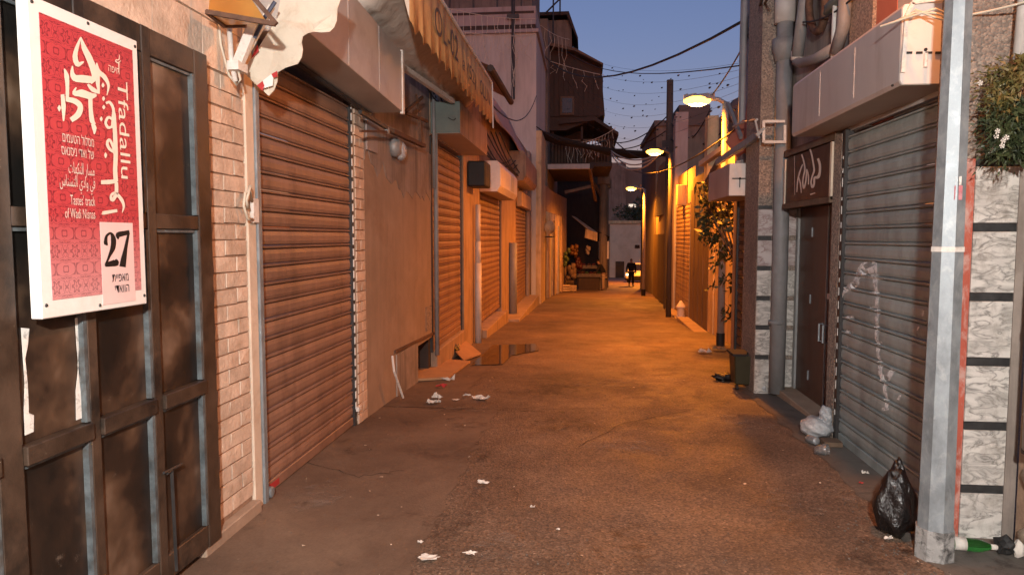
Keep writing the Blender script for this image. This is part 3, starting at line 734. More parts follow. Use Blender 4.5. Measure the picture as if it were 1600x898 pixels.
ed_ = [(5.96 + k * .094, 2.30 - .22 * min(1, k / 14) + rg_.uniform(-.05, .05) + .05 * math.sin(k * 1.3)) for k in range(29)]
MB().prism([Vector((BX - .0015, 5.96, 2.615))] + [Vector((BX - .0015, y_, z_)) for y_, z_ in ed_] + [Vector((BX - .0015, 8.592, 2.615))], (.0065, 0, 0)).build('bare_render', 'plaster_grey', sw)
wallbox(sw, 'patch', 'pebble', BX, BX + .006, 8.25, 8.56, .45, .75)
sw2 = thing('shop_wall', 'ochre rendered wall with a white downpipe between two shutters on the left', 'wall', (-2.2, 11.7, gz(11.7)))
wallbox(sw2, 'lintel', 'plaster_orange', -2.5, BX - .003, 8.602, 10.9, 2.86, 4.3)
wallbox(sw2, 'render_panel', 'plaster_orange', -2.5, BX, 10.92, 12.60, -.7, 4.3)
wallbox(sw2, 'threshold', 'plaster_orange', -2.4, BX + .03, 8.75, 10.9, -.5, .13, .01)
sw3 = thing('shop_wall', 'ochre rendered wall with a grey downpipe farther down on the left', 'wall', (-2.2, 17.5, gz(17.5)))
wallbox(sw3, 'lintel', 'plaster_orange', -2.5, BX - .003, 12.602, 15.95, 2.66, 4.4)
wallbox(sw3, 'render_panel', 'plaster_orange', -2.5, BX, 15.97, 19.25, -.9, 4.4)
wallbox(sw3, 'threshold', 'plaster_orange', -2.4, BX + .12, 12.7, 16.3, -.8, -.12, .01)
sw4 = thing('shop_wall', 'rendered wall before the tall pink house, ending in a grey pier', 'wall', (-2.2, 21.7, gz(21.7)))
wallbox(sw4, 'lintel', 'plaster_orange', -2.5, BX - .003, 19.252, 23.0, 2.62, 4.4)
wallbox(sw4, 'pier', 'plaster_grey', -2.5, -1.85, 23.0, 23.95, -1.0, 4.4)
wallbox(sw4, 'threshold', 'step', -2.4, -1.55, 16.4, 23.4, -.9, -.35, .01)
s2 = roller_shutter('narrow brown roller shutter below the grey green boxed housing', -1.97, 1, 8.76, 10.83, .14, 2.9, 'sh_brown', guide='dark_metal')
s3 = roller_shutter('brown roller shutter below the off white boxed housing', -1.97, 1, 12.74, 15.86, -.01, 2.7, 'sh_brown', guide='dark_metal')
s4 = roller_shutter('farthest brown roller shutter on the left with a yellow lit panel over it', -1.97, 1, 19.4, 22.85, -.34, 2.45, 'sh_brown', guide='dark_metal')
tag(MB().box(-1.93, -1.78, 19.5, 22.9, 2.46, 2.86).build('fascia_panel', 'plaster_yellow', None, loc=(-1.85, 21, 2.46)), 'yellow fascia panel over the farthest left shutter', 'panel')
tag(MB().tube([(-1.84, 11.9, gz(12)), (-1.84, 11.9, 1.15)], .06, 10).tube([(-1.84, 11.9, 1.5), (-1.84, 11.9, 2.15)], .045, 10).tube([(-1.84, 11.9, 1.13), (-1.84, 11.9, 1.52)], .052, 10).build('downpipe', 'pvc_pale', None, loc=(-1.84, 11.9, -.2), smooth=True), 'white downpipe on the ochre wall under a black box', 'pipe')
tag(MB().tube([(-1.83, 17.6, gz(17.6)), (-1.83, 17.6, 1.45)], .11, 10).build('downpipe', 'pvc_grey', None, loc=(-1.83, 17.6, gz(17.6)), smooth=True), 'grey downpipe ending halfway up the far ochre wall', 'pipe')
tag(MB().tube([(-1.87, 8.66, .1), (-1.87, 8.66, 3.5)], .03, 8).tube([(-1.87, 8.56, 2.2), (-1.87, 8.56, 3.7)], .022, 8).build('downpipe', 'pvc_grey', None, loc=(-1.87, 8.66, .1), smooth=True), 'thin grey conduit pair beside the narrow brown shutter', 'pipe')
bb = MB().box(-1.92, -1.62, 11.3, 11.9, 2.42, 2.83)
tag(bb.build('cable_box', 'black', None, bevel=.02, loc=(-1.77, 11.6, 2.42)), 'black cable box on the ochre wall above the white downpipe', 'box')

# boxed shutter housings
def housing(label, xb, xf, y0, y1, zb, zt, mats, chamf=.0, drop=0.0, trim=None, slits=None, name='shutter_housing'):
    t = thing(name, label, 'shutter housing', ((xb + xf) / 2, y0, zb), None)
    sd = 1 if xf > xb else -1
    def P(x, y, z): return Vector((x, y, z + drop * (y - y0) / (y1 - y0)))
    c = chamf
    sec = [(xb, zb), (xf - sd * c * .6, zb), (xf, zb + c), (xf, zt - c), (xf - sd * c * .6, zt), (xb, zt)] if c else [(xb, zb), (xf, zb), (xf, zt), (xb, zt)]
    n = len(sec); k0 = 0
    # long faces
    MB().add([P(x, y, z) for y in (y0, y1) for x, z in sec], [(k, k + 1, n + k + 1, n + k) for k in range(1, n - 1)]).build('front_sheet', mats[0], t, fix=False, solid=.003)
    MB().add([P(x, y, z - .002) for y in (y0, y1) for x, z in (sec[0], sec[1])], [(0, 1, 3, 2)]).build('soffit', mats[1], t, fix=False, solid=.003)
    MB().prism([P(x, y0 - .012, z) for x, z in sec], (0, .01, 0)).build('end_plate', mats[2], t)
    MB().prism([P(x, y1 + .002, z) for x, z in sec], (0, .01, 0)).build('end_plate', mats[2], t)
    return t
h1 = housing('large grey sheet metal shutter housing above the wide brown shutter', -1.918, -1.585, 3.92, 6.02, 2.77, 3.27, ('box_grey', 'box_soffit', 'box_grey'), drop=-.09)
MB().box(-1.60, -1.574, 5.985, 6.036, 2.66, 3.2).build('corner_trim', 'white_metal', h1)
for y_ in (4.62, 5.32):
    zd = -.09 * (y_ - 3.92) / 2.1
    MB().box(-1.5845, -1.5815, y_, y_ + .028, 2.775 + zd, 3.265 + zd).build('seam', 'box_grey', h1)
    for q_ in range(4): MB().lathe((-1.583, y_ + .014, 2.82 + zd + .13 * q_), [(.007, 0), (.004, .004)], 8, (1, 0, 0)).build('rivet', 'zinc', h1)
MB().bar((-1.87, 4.0, 2.735), (-1.87, 6.02, 2.655), .025, .03).build('back_rail', 'dark_metal', h1)
h2 = housing('shutter housing with a grey green end plate over the narrow brown shutter', -1.918, -1.55, 8.62, 11.0, 2.88, 3.26, ('plaster_orange', 'box_soffit', 'box_green'))
strokes([[(700, 184, 1.5), (708, 188, 1.5), (712, 185, 2)]], lambda px, py: at(px, py, Y=8.606), 'black', h2, 'lettering')
h3 = housing('off white shutter housing with a slotted end plate farther down on the left', -1.918, -1.54, 12.62, 15.75, 2.42, 2.97, ('box_white', 'box_soffit', 'box_white'), chamf=.10)
MB().box(-1.545, -1.532, 14.4, 15.0, 2.55, 2.85).build('louvre', 'box_grey', h3)
h4 = housing('sheet metal canopy housing above the yellow fascia panel', -1.918, -1.5, 17.6, 21.5, 3.02, 3.75, ('plaster_orange', 'box_soffit', 'plaster_orange'), chamf=.12)

# front awning remains
va = thing('awning_valance', 'tattered cream awning valance with red edge stripes hanging beside the gate', 'awning', (-1.6, 3.75, 2.4))
out = [(445, -30), (438, 0), (432, 30), (412, 66), (392, 92), (380, 113), (398, 131), (420, 150), (428, 141), (433, 128), (434, 113), (446, 106), (465, 100), (471, 90), (473, 78), (471, 66), (473, 57), (481, 52), (490, 50), (503, 51), (515, 50), (522, 43), (526, 33), (527, 15), (532, 0), (540, -30)]
MB().prism([at(px, py, Y=3.74 + .02 * math.sin(px * .05)) for px, py in out], (0, .006, 0)).build('canvas', 'canvas', va)
for tri in ([(401, 134), (410, 127), (413, 134), (410, 142)], [(424, 116), (433, 111), (433, 120), (427, 122)], [(392, 92), (402, 70), (404, 80), (396, 88)]):
    MB().prism([at(px, py, Y=3.715) for px, py in tri], (0, .004, 0)).build('stripe', 'canvas_red', va)
MB().prism([at(px, py, Y=3.717) for px, py in [(411, 126), (424, 116), (427, 122), (426, 134), (412, 138)]], (0, .004, 0)).build('stripe', 'white_board', va)
aw = thing('folded_awning', 'white folding awning arm with cables bolted to the brick wall corner', 'awning arm', (-1.8, 3.5, 2.4))
A = lambda px, py, y=3.55: at(px, py, Y=y)
MB().tube([A(368, 128), A(362, 100), A(358, 40)], .014, 8).build('bracket_tube', 'white_metal', aw, smooth=True)
MB().bar(A(372, 100), A(400, 30), .035, .05).build('arm', 'white_metal', aw)
MB().bar(A(380, 92, 3.6), A(425, 10, 3.6), .02, .03).build('arm', 'white_metal', aw)
MB().tube([A(340, 20), A(345, 70), A(358, 118), A(370, 133), A(376, 125), A(372, 110)], .007, 6).build('cable', 'wire_pale', aw, smooth=True)
MB().box(*sorted((A(362, 92).x, A(380, 112).x)), 3.5, 3.6, A(380, 112).z, A(380, 98).z).build('clamp', 'white_metal', aw)
MB().tube([A(430, 3), A(412, 30), A(398, 60)], .010, 6).build('strut', surf('dark_blue_paint', (.03, .04, .08), .2, 9, .5), aw)
la = thing('glass_canopy', 'rusty framed glass canopy with amber glass over the gate corner', 'canopy', (-1.7, 3.3, 2.65))
MB().bar(A(323, 19, 3.3), A(430, 38, 3.3), .02, .022).build('frame', 'rust', la)
MB().bar(A(390, -10, 3.3), A(432, 38, 3.3), .018, .02).build('frame', 'rust', la)
MB().bar(A(323, 19, 3.3), A(352, 41, 3.5), .018, .02).build('frame', 'rust', la)
MB().bar(A(352, 41, 3.5), A(384, 40, 3.5), .018, .02).build('frame', 'rust', la)
MB().prism([A(326, 18, 3.31), A(416, 34, 3.31), A(388, -8, 3.31), A(330, -60, 3.31)], (0, .006, 0)).build('pane', 'glass_amber', la)
MB().prism([A(326, 22, 3.32), A(352, 40, 3.5), A(384, 39, 3.5), A(420, 36, 3.32)], (0, 0, .006)).build('pane', 'glass_amber', la)

# ochre awning 2
a2 = thing('awning', 'grey canvas shop awning with an ochre lettered valance on the left', 'awning', (-1.6, 7.6, 3.2))
g = []
for i in range(17):
    y = 5.15 + (9.62 - 5.15) * i / 16
    g.append([Vector((-1.80 + .49 * j / 8, y, 3.30 + .40 * j / 8 - .07 * math.sin(math.pi * j / 8) - .022 * math.sin(j * 2.6 + i * .35) - .01 * math.sin(i * 2.3))) for j in range(9)])
MB().sheet(g).build('canopy', 'canvas_grey', a2, fix=False, smooth=True, solid=.006)
rng = random.Random(5); vs = []; fs = []; ny = 120
for i in range(ny + 1):
    y = 5.15 + (9.66 - 5.15) * i / ny
    u = (i % 8) / 8
    zb = 3.19 - .05 * abs(math.sin(math.pi * i / 8)) + rng.uniform(-.012, .012)
    x = -1.30 + .012 * math.sin(i * .8)
    vs += [(x, y, zb), (x - .002, y, 3.45), (-1.305, y, 3.70)]
for i in range(ny): fs += [(3 * i, 3 * i + 3, 3 * i + 4, 3 * i + 1), (3 * i + 1, 3 * i + 4, 3 * i + 5, 3 * i + 2)]
MB().add(vs, fs).build('valance', 'canvas_orange', a2, fix=False, smooth=True, solid=.004)
MB().add([(-1.30, 5.15, 3.20), (-1.30, 5.15, 3.70), (-1.40, 5.15, 3.73), (-1.37, 5.15, 3.45)], [(0, 1, 2, 3)]).build('side_flap', 'canvas', a2, fix=False, solid=.005)
MB().tube([(-1.30, 5.1, 3.71), (-1.30, 9.7, 3.71)], .018, 8).build('front_bar', 'white_metal', a2)
MB().bar((-1.29, 9.68, 3.70), (-1.285, 9.72, 3.10), .03, .012).build('edge_trim', 'white_metal', a2)
MB().bar((-1.90, 6.05, 3.28), (-1.62, 8.5, 3.24), .05, .05).build('support_bar', 'white_metal', a2)
for body, y0, sz, wd in (('OL-02', 5.95, .34, 1.1), ('a (52)', 7.3, .22, .9), ('OLUN', 8.5, .25, .9)):
    lettering(body, (-1.283, y0, 3.34), (0, 1, 0), (0, 0, 1), sz, wd, 'wood_mid', a2)
a3 = thing('awning', 'dark brown rolled awning edge just beyond the ochre lettered valance', 'awning', (-1.5, 11, 3.8))
MB().tube([(-1.34, 9.85, 3.95), (-1.30, 12.2, 3.92)], .05, 8).build('roller', 'wood_dark', a3)
MB().sheet([[Vector((-1.9, 9.9, 4.25)), Vector((-1.34, 9.9, 3.99))], [Vector((-1.9, 12.1, 4.25)), Vector((-1.3, 12.2, 3.96))]]).build('canopy', 'tarp', a3, fix=False, solid=.01)
tp = thing('tarpaulin', 'mauve tarpaulin sloping over the left shops in front of the pink house', 'tarpaulin', (-1.6, 16, 4))
MB().sheet([[Vector((-1.93 + .28 * j / 4, 12.8 + 8 * i / 8, 4.55 - .75 * j / 4 - .08 * math.sin(j * 2 + i) - .02 * i)) for j in range(5)] for i in range(9)]).build('sheet', 'tarp', tp, fix=False, smooth=True, solid=.01)

# old sign bracket and clutter on the tan wall
br = thing('sign_bracket', 'rusty empty sign bracket with struts on the wall above the tan render', 'bracket', (-1.8, 7.2, 2.6))
B_ = lambda px, py: at(px, py, X=-1.80)
MB().bar(B_(563, 175), B_(612, 205), .03, .03).build('strut', 'dark_metal', br)
MB().bar(B_(563, 205), B_(610, 206), .02, .02).build('strut', 'rust', br)
MB().bar(B_(612, 205), B_(662, 228), .05, .04).build('strut', 'rust', br)
MB().bar(B_(632, 176), B_(660, 152), .025, .03).build('strut', 'rust', br)
MB().bar(B_(650, 148), B_(654, 170), .02, .02).build('strut', 'rust', br)
MB().bar(B_(632, 176), B_(668, 190), .025, .03).build('strut', 'rust', br)
MB().bar(B_(655, 176), B_(657, 222), .02, .03).build('strut', 'rust', br)
MB().lathe(B_(605, 204), [(.0, -.02), (.03, -.015), (.03, .015), (0, .02)], 10, (1, 0, 0)).build('bolt_plate', 'galv', br)
wl = thing('wall_lamp', 'unlit round grey wall lamp with a clear cover on the tan wall', 'wall lamp', tuple(at(620, 232, X=-1.9)))
MB().lathe(at(612, 230, X=-1.92), [(.10, 0), (.10, .05), (.07, .09)], 14, (1, 0, 0)).build('housing', 'zinc', wl, smooth=True)
MB().blob(at(626, 236, X=-1.86), 1, 2, 2, .04, (.06, .09, .10)).build('cover', 'clear_bag', wl, smooth=True)
tag(MB().box(-1.93, -1.90, 5.99, 6.3, 2.36, 2.62).build('wall_plate', 'plaster_pale', None, loc=(-1.92, 6.1, 2.36)), 'pale square plate on the wall under the grey housing', 'plate')
BUN = {}
def cable(pts, r, label, mat='wire', group=None, bundle=None):
    if bundle:
        if bundle not in BUN: BUN[bundle] = thing('cable_bundle', label, 'cables', tuple(pts[0]))
        MB().tube(pts, r, 6).build('cable', mat, BUN[bundle], smooth=True); return
    o = MB().tube(pts, r, 6).build('cable', mat, None, smooth=True, loc=pts[0])
    return tag(o, label, 'cable', group)
for k in range(4):
    a = at(655 + 12 * k, 110 + 8 * k, X=-1.86); b = at(700 + 14 * k, 165 + 14 * k, X=-1.84)
    cable(sag(a, b, .12 + .04 * k), .009, 'dark cables slung along the wall under the ochre awning', bundle='cables along the left shop walls')
for k in range(7):
    a = Vector((-1.80 + .03 * k, 10.8 + .4 * k, 3.25 + .05 * k)); b = Vector((-1.72, 16 + 1.1 * k, 3.35 + .1 * (k % 3)))
    cable(sag(a, b, .25 + .08 * (k % 3)), .014, 'dark cables sagging along the wall above the left housings', bundle='cables looped above the left housings')

# low clutter in front of the tan wall
tag(MB().tube([at(613, 556, X=-1.86), at(616, 580, X=-1.82), Vector((-1.80, 6.72, 0.0))], .012, 6).build('stick', 'white_metal', None, loc=(-1.8, 6.72, 0)), 'thin white stick leaning on the tan wall', 'stick')
def board(pts, th, mat, label, cat, name):
    poly = [Vector(p) for p in pts]; c = sum(poly, Vector()) / len(poly)
    return tag(MB().prism(poly, (0, 0, th)).build(name, mat, None, loc=c, bevel=.003), label, cat)
def gp3(px, py, h=0.01): q = ground(px, py); return Vector((q.x, q.y, gz(q.y) + h))
board([gp3(648, 597), gp3(700, 594), gp3(735, 568), gp3(690, 564), gp3(655, 566)], .03, 'cardboard', 'orange brown ramp board lying at the foot of the tan wall', 'board', 'ramp_board')
rb = [gp3(690, 545, .2), gp3(712, 538, .2), gp3(752, 556, .02), gp3(724, 566, .02)]
tag(MB().prism(rb, (0, 0, .02)).build('cardboard_sheet', 'cardboard', None, loc=rb[3]), 'flattened cardboard sheet propped against the shutter step', 'cardboard')
tag(MB().blob(gp3(693, 556, .12), .22, 4, 3, .22, (1.0, .9, .65)).build('bin_bag', 'bag', None, smooth=False, loc=gp3(693, 556, 0)), 'small dark bin bag behind the propped cardboard sheet', 'bag')
pd = MB().prism([gp3(*p) for p in [(770, 540), (838, 538), (842, 548), (800, 556), (785, 570), (735, 572)]], (0, 0, .004))
pdm, N_, L_, B0 = _nt('wet_asphalt'); B0.inputs['Base Color'].default_value = (.03, .022, .018, 1); B0.inputs['Roughness'].default_value = .08
pd.build('puddle', pdm, None, kind='structure')
# ------------------------------------------------------------------ RIGHT: pillar, grey shutter, door
rp = thing('marble_pillar', 'pebbledash pillar faced with white marble tiles and red edge behind the lamp post', 'pillar', (2.1, 3.9, 0))
wallbox(rp, 'core', 'pebble', 1.992, 2.26, 3.862, 4.13, -.1, 4.6)
wallbox(rp, 'red_edge', 'red_paint', 1.925, 1.99, 3.85, 4.13, -.02, 2.0)
wallbox(rp, 'upper_edge', 'pebble', 1.925, 1.99, 3.855, 4.13, 2.002, 4.6)
wallbox(rp, 'side_strip', 'plaster_grey', 2.205, 2.262, 3.845, 3.860, -.05, 2.6)
zt = 1.96
for k, zs in enumerate((1.67, 1.31, .97, .63, .29, -.03)):
    MB().box(1.993, 2.203, 3.845, 3.861, zs + .002, zt - .002).build('marble_tile', 'marble', rp, bevel=.002)
    if k < 5: MB().box(1.993, 2.203, 3.850, 3.861, zs - .042, zs - .001).build('slate_strip', 'tile_dark', rp)
    zt = zs - .042
MB().box(1.993, 2.203, 3.848, 3.861, 1.962, 1.998).build('slate_strip', 'tile_dark', rp)
rwall = thing('rubble_wall', 'rough stone wall at the right edge beside the marble pillar', 'wall', (2.35, 3.2, 0))
wallbox(rwall, 'core', 'mortar', 2.232, 2.7, .5, 3.78, -.1, 4.6)
stone_m = surf('rubble_stone', (.42, .33, .24), .3, 9, .85, bump=.8, bscale=25, bdist=.015, stain=(.24, .17, .11), jitter=.25)
for r in range(12):
    y = 3.72 - (.14 if r % 2 else .0)
    for k in range(4):
        ly = random.uniform(.2, .3)
        q = Vector((2.215, y - ly / 2, .09 + r * .155))
        MB().blob(q, 1, r * 7 + k, 2, .07, (.035, ly / 2 * 1.05, .078)).build('stone', stone_m, rwall, smooth=True)
        y -= ly + .015
dp = thing('downpipe', 'thick grey downpipe ending above ground at the right edge of the picture', 'pipe', (2.17, 3.62, .58))
MB().tube([(2.17, 3.55, .56), (2.17, 3.55, 2.02)], .056, 14).build('pipe', 'pvc_pale', dp, smooth=True)
MB().tube([(2.17, 3.55, 1.155), (2.17, 3.55, 1.185)], .06, 14).build('strap', 'rust', dp)
MB().tube([(2.17, 3.55, .553), (2.17, 3.55, .572)], .059, 14).build('rim', 'wood_dark', dp)
for k, (xx, zlow) in enumerate(((2.10, 2.46), (2.19, 2.38))):
    tag(MB().tube([(xx, 3.72, zlow), (xx + .03, 3.72, 3.4)], .028, 10).build('conduit', 'pvc_pale', None, smooth=True, loc=(xx, 3.72, zlow)), ['pale vertical conduit above the hanging plant, the shorter one', 'pale vertical conduit above the hanging plant, nearest the right edge'][k], 'pipe')

rs = roller_shutter('grey roller shutter with white chalky scrawl on the right', 2.005, -1, 4.20, 5.64, .0, 2.42, 'sh_grey', .115, guide='dark_metal', gw=.06)
mbn = MB()
for k in range(20): mbn.box(1.966, 1.969, 5.66, 5.668, .2 + k * .105, .2 + k * .105 + random.uniform(.02, .07))
mbn.build('guide_slot', 'white_board', rs)
def conform(px, py):
    p = at(px, py, X=2.0); o = prof_at(p.z - .07, .115); return Vector((2.005 - o - .0025, p.y, p.z))
c8 = lambda pts: [(1300 + a / 3.328, 390 + b / 3.328, wd / 3.328) for a, b, wd in pts]
def dense(pts):
    o = []
    for k in range(len(pts) - 1):
        for t in range(6):
            u = t / 6; o.append(tuple(pts[k][i] * (1 - u) + pts[k + 1][i] * u for i in range(3)))
    return o + [pts[-1]]
scrawl = [[(48, 265, 14), (62, 225, 22), (95, 195, 30), (135, 175, 34), (140, 130, 30), (180, 95, 60), (215, 90, 60), (228, 140, 40)],
          [(228, 130, 26), (236, 200, 20), (244, 280, 18), (242, 350, 20), (240, 420, 18), (244, 500, 18), (255, 580, 20), (262, 650, 22), (280, 700, 18), (290, 760, 18), (292, 830, 16)],
          [(262, 665, 30), (300, 665, 34), (315, 640, 30), (325, 615, 14)], [(80, 350, 10), (118, 352, 16)], [(205, 222, 6), (240, 220, 14)], [(200, 300, 6), (250, 298, 14)],
          [(130, 128, 20), (235, 150, 14), (290, 152, 4)], [(80, 425, 16), (118, 430, 12)], [(480, 345, 14), (490, 310, 10)], [(455, 420, 8), (460, 400, 8)], [(270, 830, 16), (305, 828, 10)],
          [(240, 480, 12), (268, 485, 14)], [(305, 700, 6), (315, 715, 10)], [(355, 780, 14), (365, 755, 8)], [(80, 500, 14), (95, 500, 10)]]
strokes([c8(dense(s)) for s in scrawl], conform, 'chalk', rs, 'scrawl', Vector((0, 0, 0)))
rh = housing('pale sheet metal shutter housing with a slotted end plate above the grey shutter', 2.03, 1.72, 4.14, 6.15, 2.44, 2.87, ('box_pink', 'box_soffit', 'box_white'), chamf=.02)
mbs = MB()
for px in (1420, 1436, 1451, 1466): 
    q = at(px, 83, Y=4.126); mbs.box(q.x - .016, q.x + .016, 4.119, 4.127, q.z - .006, q.z + .006)
q = at(1446, 78, Y=4.126); mbs.lathe((q.x, 4.127, q.z), [(.009, 0), (.009, .008)], 8, (0, -1, 0))
q = at(1394, 134, Y=4.126); mbs.lathe((q.x, 4.127, q.z), [(.007, 0), (.007, .008)], 8, (0, -1, 0))
mbs.build('vent_slot', 'black', rh, kind='stuff')
for y_ in (4.80, 5.47):
    MB().box(1.7165, 1.7195, y_, y_ + .025, 2.495, 2.815).build('seam', 'box_pink', rh)
    for q_ in range(3): MB().lathe((1.718, y_ + .012, 2.53 + .12 * q_), [(.006, 0), (.004, .004)], 8, (-1, 0, 0)).build('rivet', 'zinc', rh)
q = at(1446, 84, Y=4.12); MB().tube([(q.x, 4.112, q.z), (q.x, 4.112, q.z - .075)], .011, 8).build('lever', 'white_metal', rh)
flo = [(1.72, 2.49), (1.75, 2.44), (2.03, 2.44)]
MB().bar((1.735, 4.12, 2.80), (1.727, 4.12, 2.50), .025, .02).build('flange', 'white_metal', rh)
MB().bar((1.735, 4.12, 2.80), (1.765, 4.12, 2.872), .025, .02).build('flange', 'white_metal', rh)
MB().bar((1.76, 4.12, 2.872), (2.03, 4.12, 2.90), .025, .02).build('flange', 'white_metal', rh)
MB().bar((2.02, 4.15, 2.42), (2.02, 5.7, 2.42), .03, .03).build('back_rail', 'box_grey', rh)
for k in range(3):
    pts = [at(1375 + 20 * k, 42 - 6 * k, Y=4.1), at(1430, 24 - 4 * k, Y=4.05), at(1462, 14 + 7 * k, Y=4.0), at(1485, 24 + 5 * k, Y=3.95)]
    cable(pts, .006, 'pale cables tied behind the lamp post above the housing', 'wire_pale', bundle='a')
cable(sag(at(1490, 28, Y=3.9), at(1640, -8, Y=3.6), .01, 6), .006, 'pale cable running from the lamp post to the right edge', 'wire_pale')

# upper facade on the right
uf = thing('shop_wall', 'pink and red rendered upper wall above the grey shutter', 'wall', (2.3, 5, 2.4))
wallbox(uf, 'pink_panel', 'plaster_pink', 2.06, 2.6, 4.132, 5.02, 2.40, 6.0)
wallbox(uf, 'red_panel', 'red_wall', 2.056, 2.6, 5.022, 5.36, 2.40, 6.0)
wallbox(uf, 'pebble_panel', 'pebble', 2.03, 2.6, 5.362, 5.80, 2.40, 6.0)
wallbox(uf, 'grey_panel', 'plaster_grey', 2.08, 2.6, 5.802, 7.54, 2.40, 6.0)
wallbox(uf, 'jamb', 'pebble', 1.97, 2.6, 5.71, 5.88, -.05, 2.398)
wallbox(uf, 'lintel', 'plaster_grey', 2.02, 2.6, 5.882, 7.54, 1.90, 2.398)
wallbox(uf, 'reveal', 'plaster_grey', 2.24, 2.6, 5.882, 7.54, -.1, 1.898)
# entrance door
dr = thing('door', 'dark brown double door under the brown sign with scrawled white script', 'door', (2.21, 6.7, gz(6.7)))
MB().box(2.17, 2.235, 5.895, 5.96, -.02, 1.895).build('frame', 'zinc', dr)
MB().box(2.17, 2.235, 7.46, 7.53, -.06, 1.895).build('frame', 'zinc', dr)
for a, b in ((5.962, 6.60), (6.612, 7.458)): MB().box(2.19, 2.23, a, b, .0, 1.89).build('leaf', 'door_brown', dr, bevel=.003)
MB().box(2.178, 2.19, 6.585, 6.605, .02, 1.88).build('edge_trim', 'galv', dr)
MB().box(2.180, 2.19, 6.50, 6.57, 1.04, 1.09).build('lock_plate', 'white_metal', dr)
MB().tube([(2.185, 6.66, .80), (2.15, 6.66, .80), (2.15, 6.66, .64), (2.185, 6.66, .64)], .010, 8).build('handle', 'galv', dr)
MB().tube([(2.185, 6.55, .80), (2.15, 6.55, .80), (2.15, 6.55, .64), (2.185, 6.55, .64)], .010, 8).build('handle', 'galv', dr)
MB().box(2.183, 2.19, 6.25, 6.35, 1.35, 1.75).build('notice', 'plaster_pink', dr)
for zz in (.2, .95, 1.6):
    MB().box(2.16, 2.172, 5.93, 5.95, zz, zz + .09).build('hinge', 'galv', dr); MB().box(2.18, 2.19, 7.05, 7.07, zz, zz + .09).build('hinge', 'galv', dr)
tag(MB().box(2.0, 2.24, 5.89, 7.53, -.10, .025).build('door_step', 'step', None, bevel=.008, loc=(2.1, 6.7, 0)), 'low concrete step at the foot of the brown door', 'step')
sg = thing('shop_sign', 'dark brown shop sign with white handwritten script above the door', 'sign', (1.97, 6.5, 1.9))
MB().box(1.965, 2.018, 5.93, 7.2, 1.93, 2.36).build('board', 'sign_brown', sg)
MB().box(1.955, 2.0, 5.885, 5.925, 1.90, 2.36).build('trim', 'cream', sg)
MB().box(1.955, 2.0, 7.205, 7.24, 1.90, 2.36).build('trim', 'cream', sg)
MB().box(1.945, 2.0, 5.885, 7.24, 1.875, 1.925).build('sill', 'wood_mid', sg)
MB().bar((1.99, 5.85, 2.40), (1.99, 7.3, 2.42), .05, .06).build('top_rail', 'wood_mid', sg)
c4 = lambda pts: [(1225 + a / 8.975, 220 + b / 8.975, wd / 8.975) for a, b, wd in pts]
scr = [[(368, 118, 20), (392, 200, 24), (415, 330, 24), (425, 420, 26), (398, 500, 22), (382, 580, 22), (400, 650, 34), (425, 600, 26), (430, 520, 30), (480, 510, 44), (505, 440, 34), (505, 330, 34), (478, 250, 34)],
       [(250, 190, 20), (280, 290, 22), (295, 400, 24), (280, 480, 20), (265, 580, 20), (280, 665, 28), (302, 600, 22), (315, 500, 22), (322, 400, 18), (345, 500, 20), (345, 615, 14)],
       [(265, 330, 16), (220, 450, 22), (192, 580, 20), (183, 720, 12)], [(205, 500, 16), (233, 600, 20), (245, 730, 10)], [(370, 755, 16), (440, 730, 14)], [(150, 210, 6), (155, 760, 6)]]
strokes([c4(s) for s in scr], lambda px, py: at(px, py, X=1.965), 'print_grey', sg, 'lettering', Vector((-.0015, 0, 0)))
sm = [[(560, 600, 8), (600, 590, 8), (600, 690, 8), (560, 690, 8)], [(30, 690, 8), (120, 650, 8)], [(40, 740, 10), (60, 735, 10)], [(70, 735, 8), (130, 700, 8)], [(240, 790, 8), (320, 770, 6)]]
strokes([c4(s) for s in sm], lambda px, py: at(px, py, X=1.965), 'wood_mid', sg, 'lettering', Vector((-.0015, 0, 0)))

# second pillar with pipes
p2 = thing('marble_pillar', 'grey pebbledash pillar with stacked marble tiles behind the tall grey pipe', 'pillar', (2.0, 7.8, gz(7.8)))
wallbox(p2, 'core', 'pebble', 1.79, 2.6, 7.562, 8.18, -.2, 5.2)
zt = 1.885
for k, zs in enumerate((1.61, 1.295, .98, .67, .355, -.1)):
    MB().box(1.795, 2.20, 7.545, 7.561, zs + .002, zt - .002).build('marble_tile', 'marble_red' if k < 2 else 'marble', p2, bevel=.002)
    if k < 5: MB().box(1.795, 1.93, 7.548, 7.561, zs - .045, zs - .001).build('slate_strip', 'tile_dark', p2)
    zt = zs - .045
MB().box(1.795, 1.93, 7.548, 7.561, 1.888, 1.925).build('slate_strip', 'tile_dark', p2)
pp = thing('downpipe', 'tall grey soil pipe with branch pipes in front of the tiled pillar by the door', 'pipe', (2.0, 7.42, 0))
MB().tube([(1.99, 7.42, -.02), (1.99, 7.42, 1.3), (1.97, 7.42, 5.0)], .078, 14).build('pipe', 'pvc_grey', pp, smooth=True)
MB().tube([(1.972, 7.42, 3.36), (1.97, 7.42, 3.50), (1.97, 7.42, 3.58)], [.082, .115, .115], 14).build('coupling', 'pvc_grey', pp, smooth=True)
MB().tube([(1.972, 7.42, 3.74), (1.97, 7.42, 4.1)], .10, 14).build('coupling', 'pvc_pale', pp, smooth=True)
MB().tube([(1.975, 7.42, .70), (1.975, 7.42, .74)], .084, 14).build('coupling', 'pvc_grey', pp, smooth=True)
Q = lambda px, py, X=1.98: at(px, py, X=X)
MB().tube([Q(1262, -30), Q(1252, 40), Q(1246, 88)], .055, 12).build('branch_pipe', 'pvc_grey', pp, smooth=True)
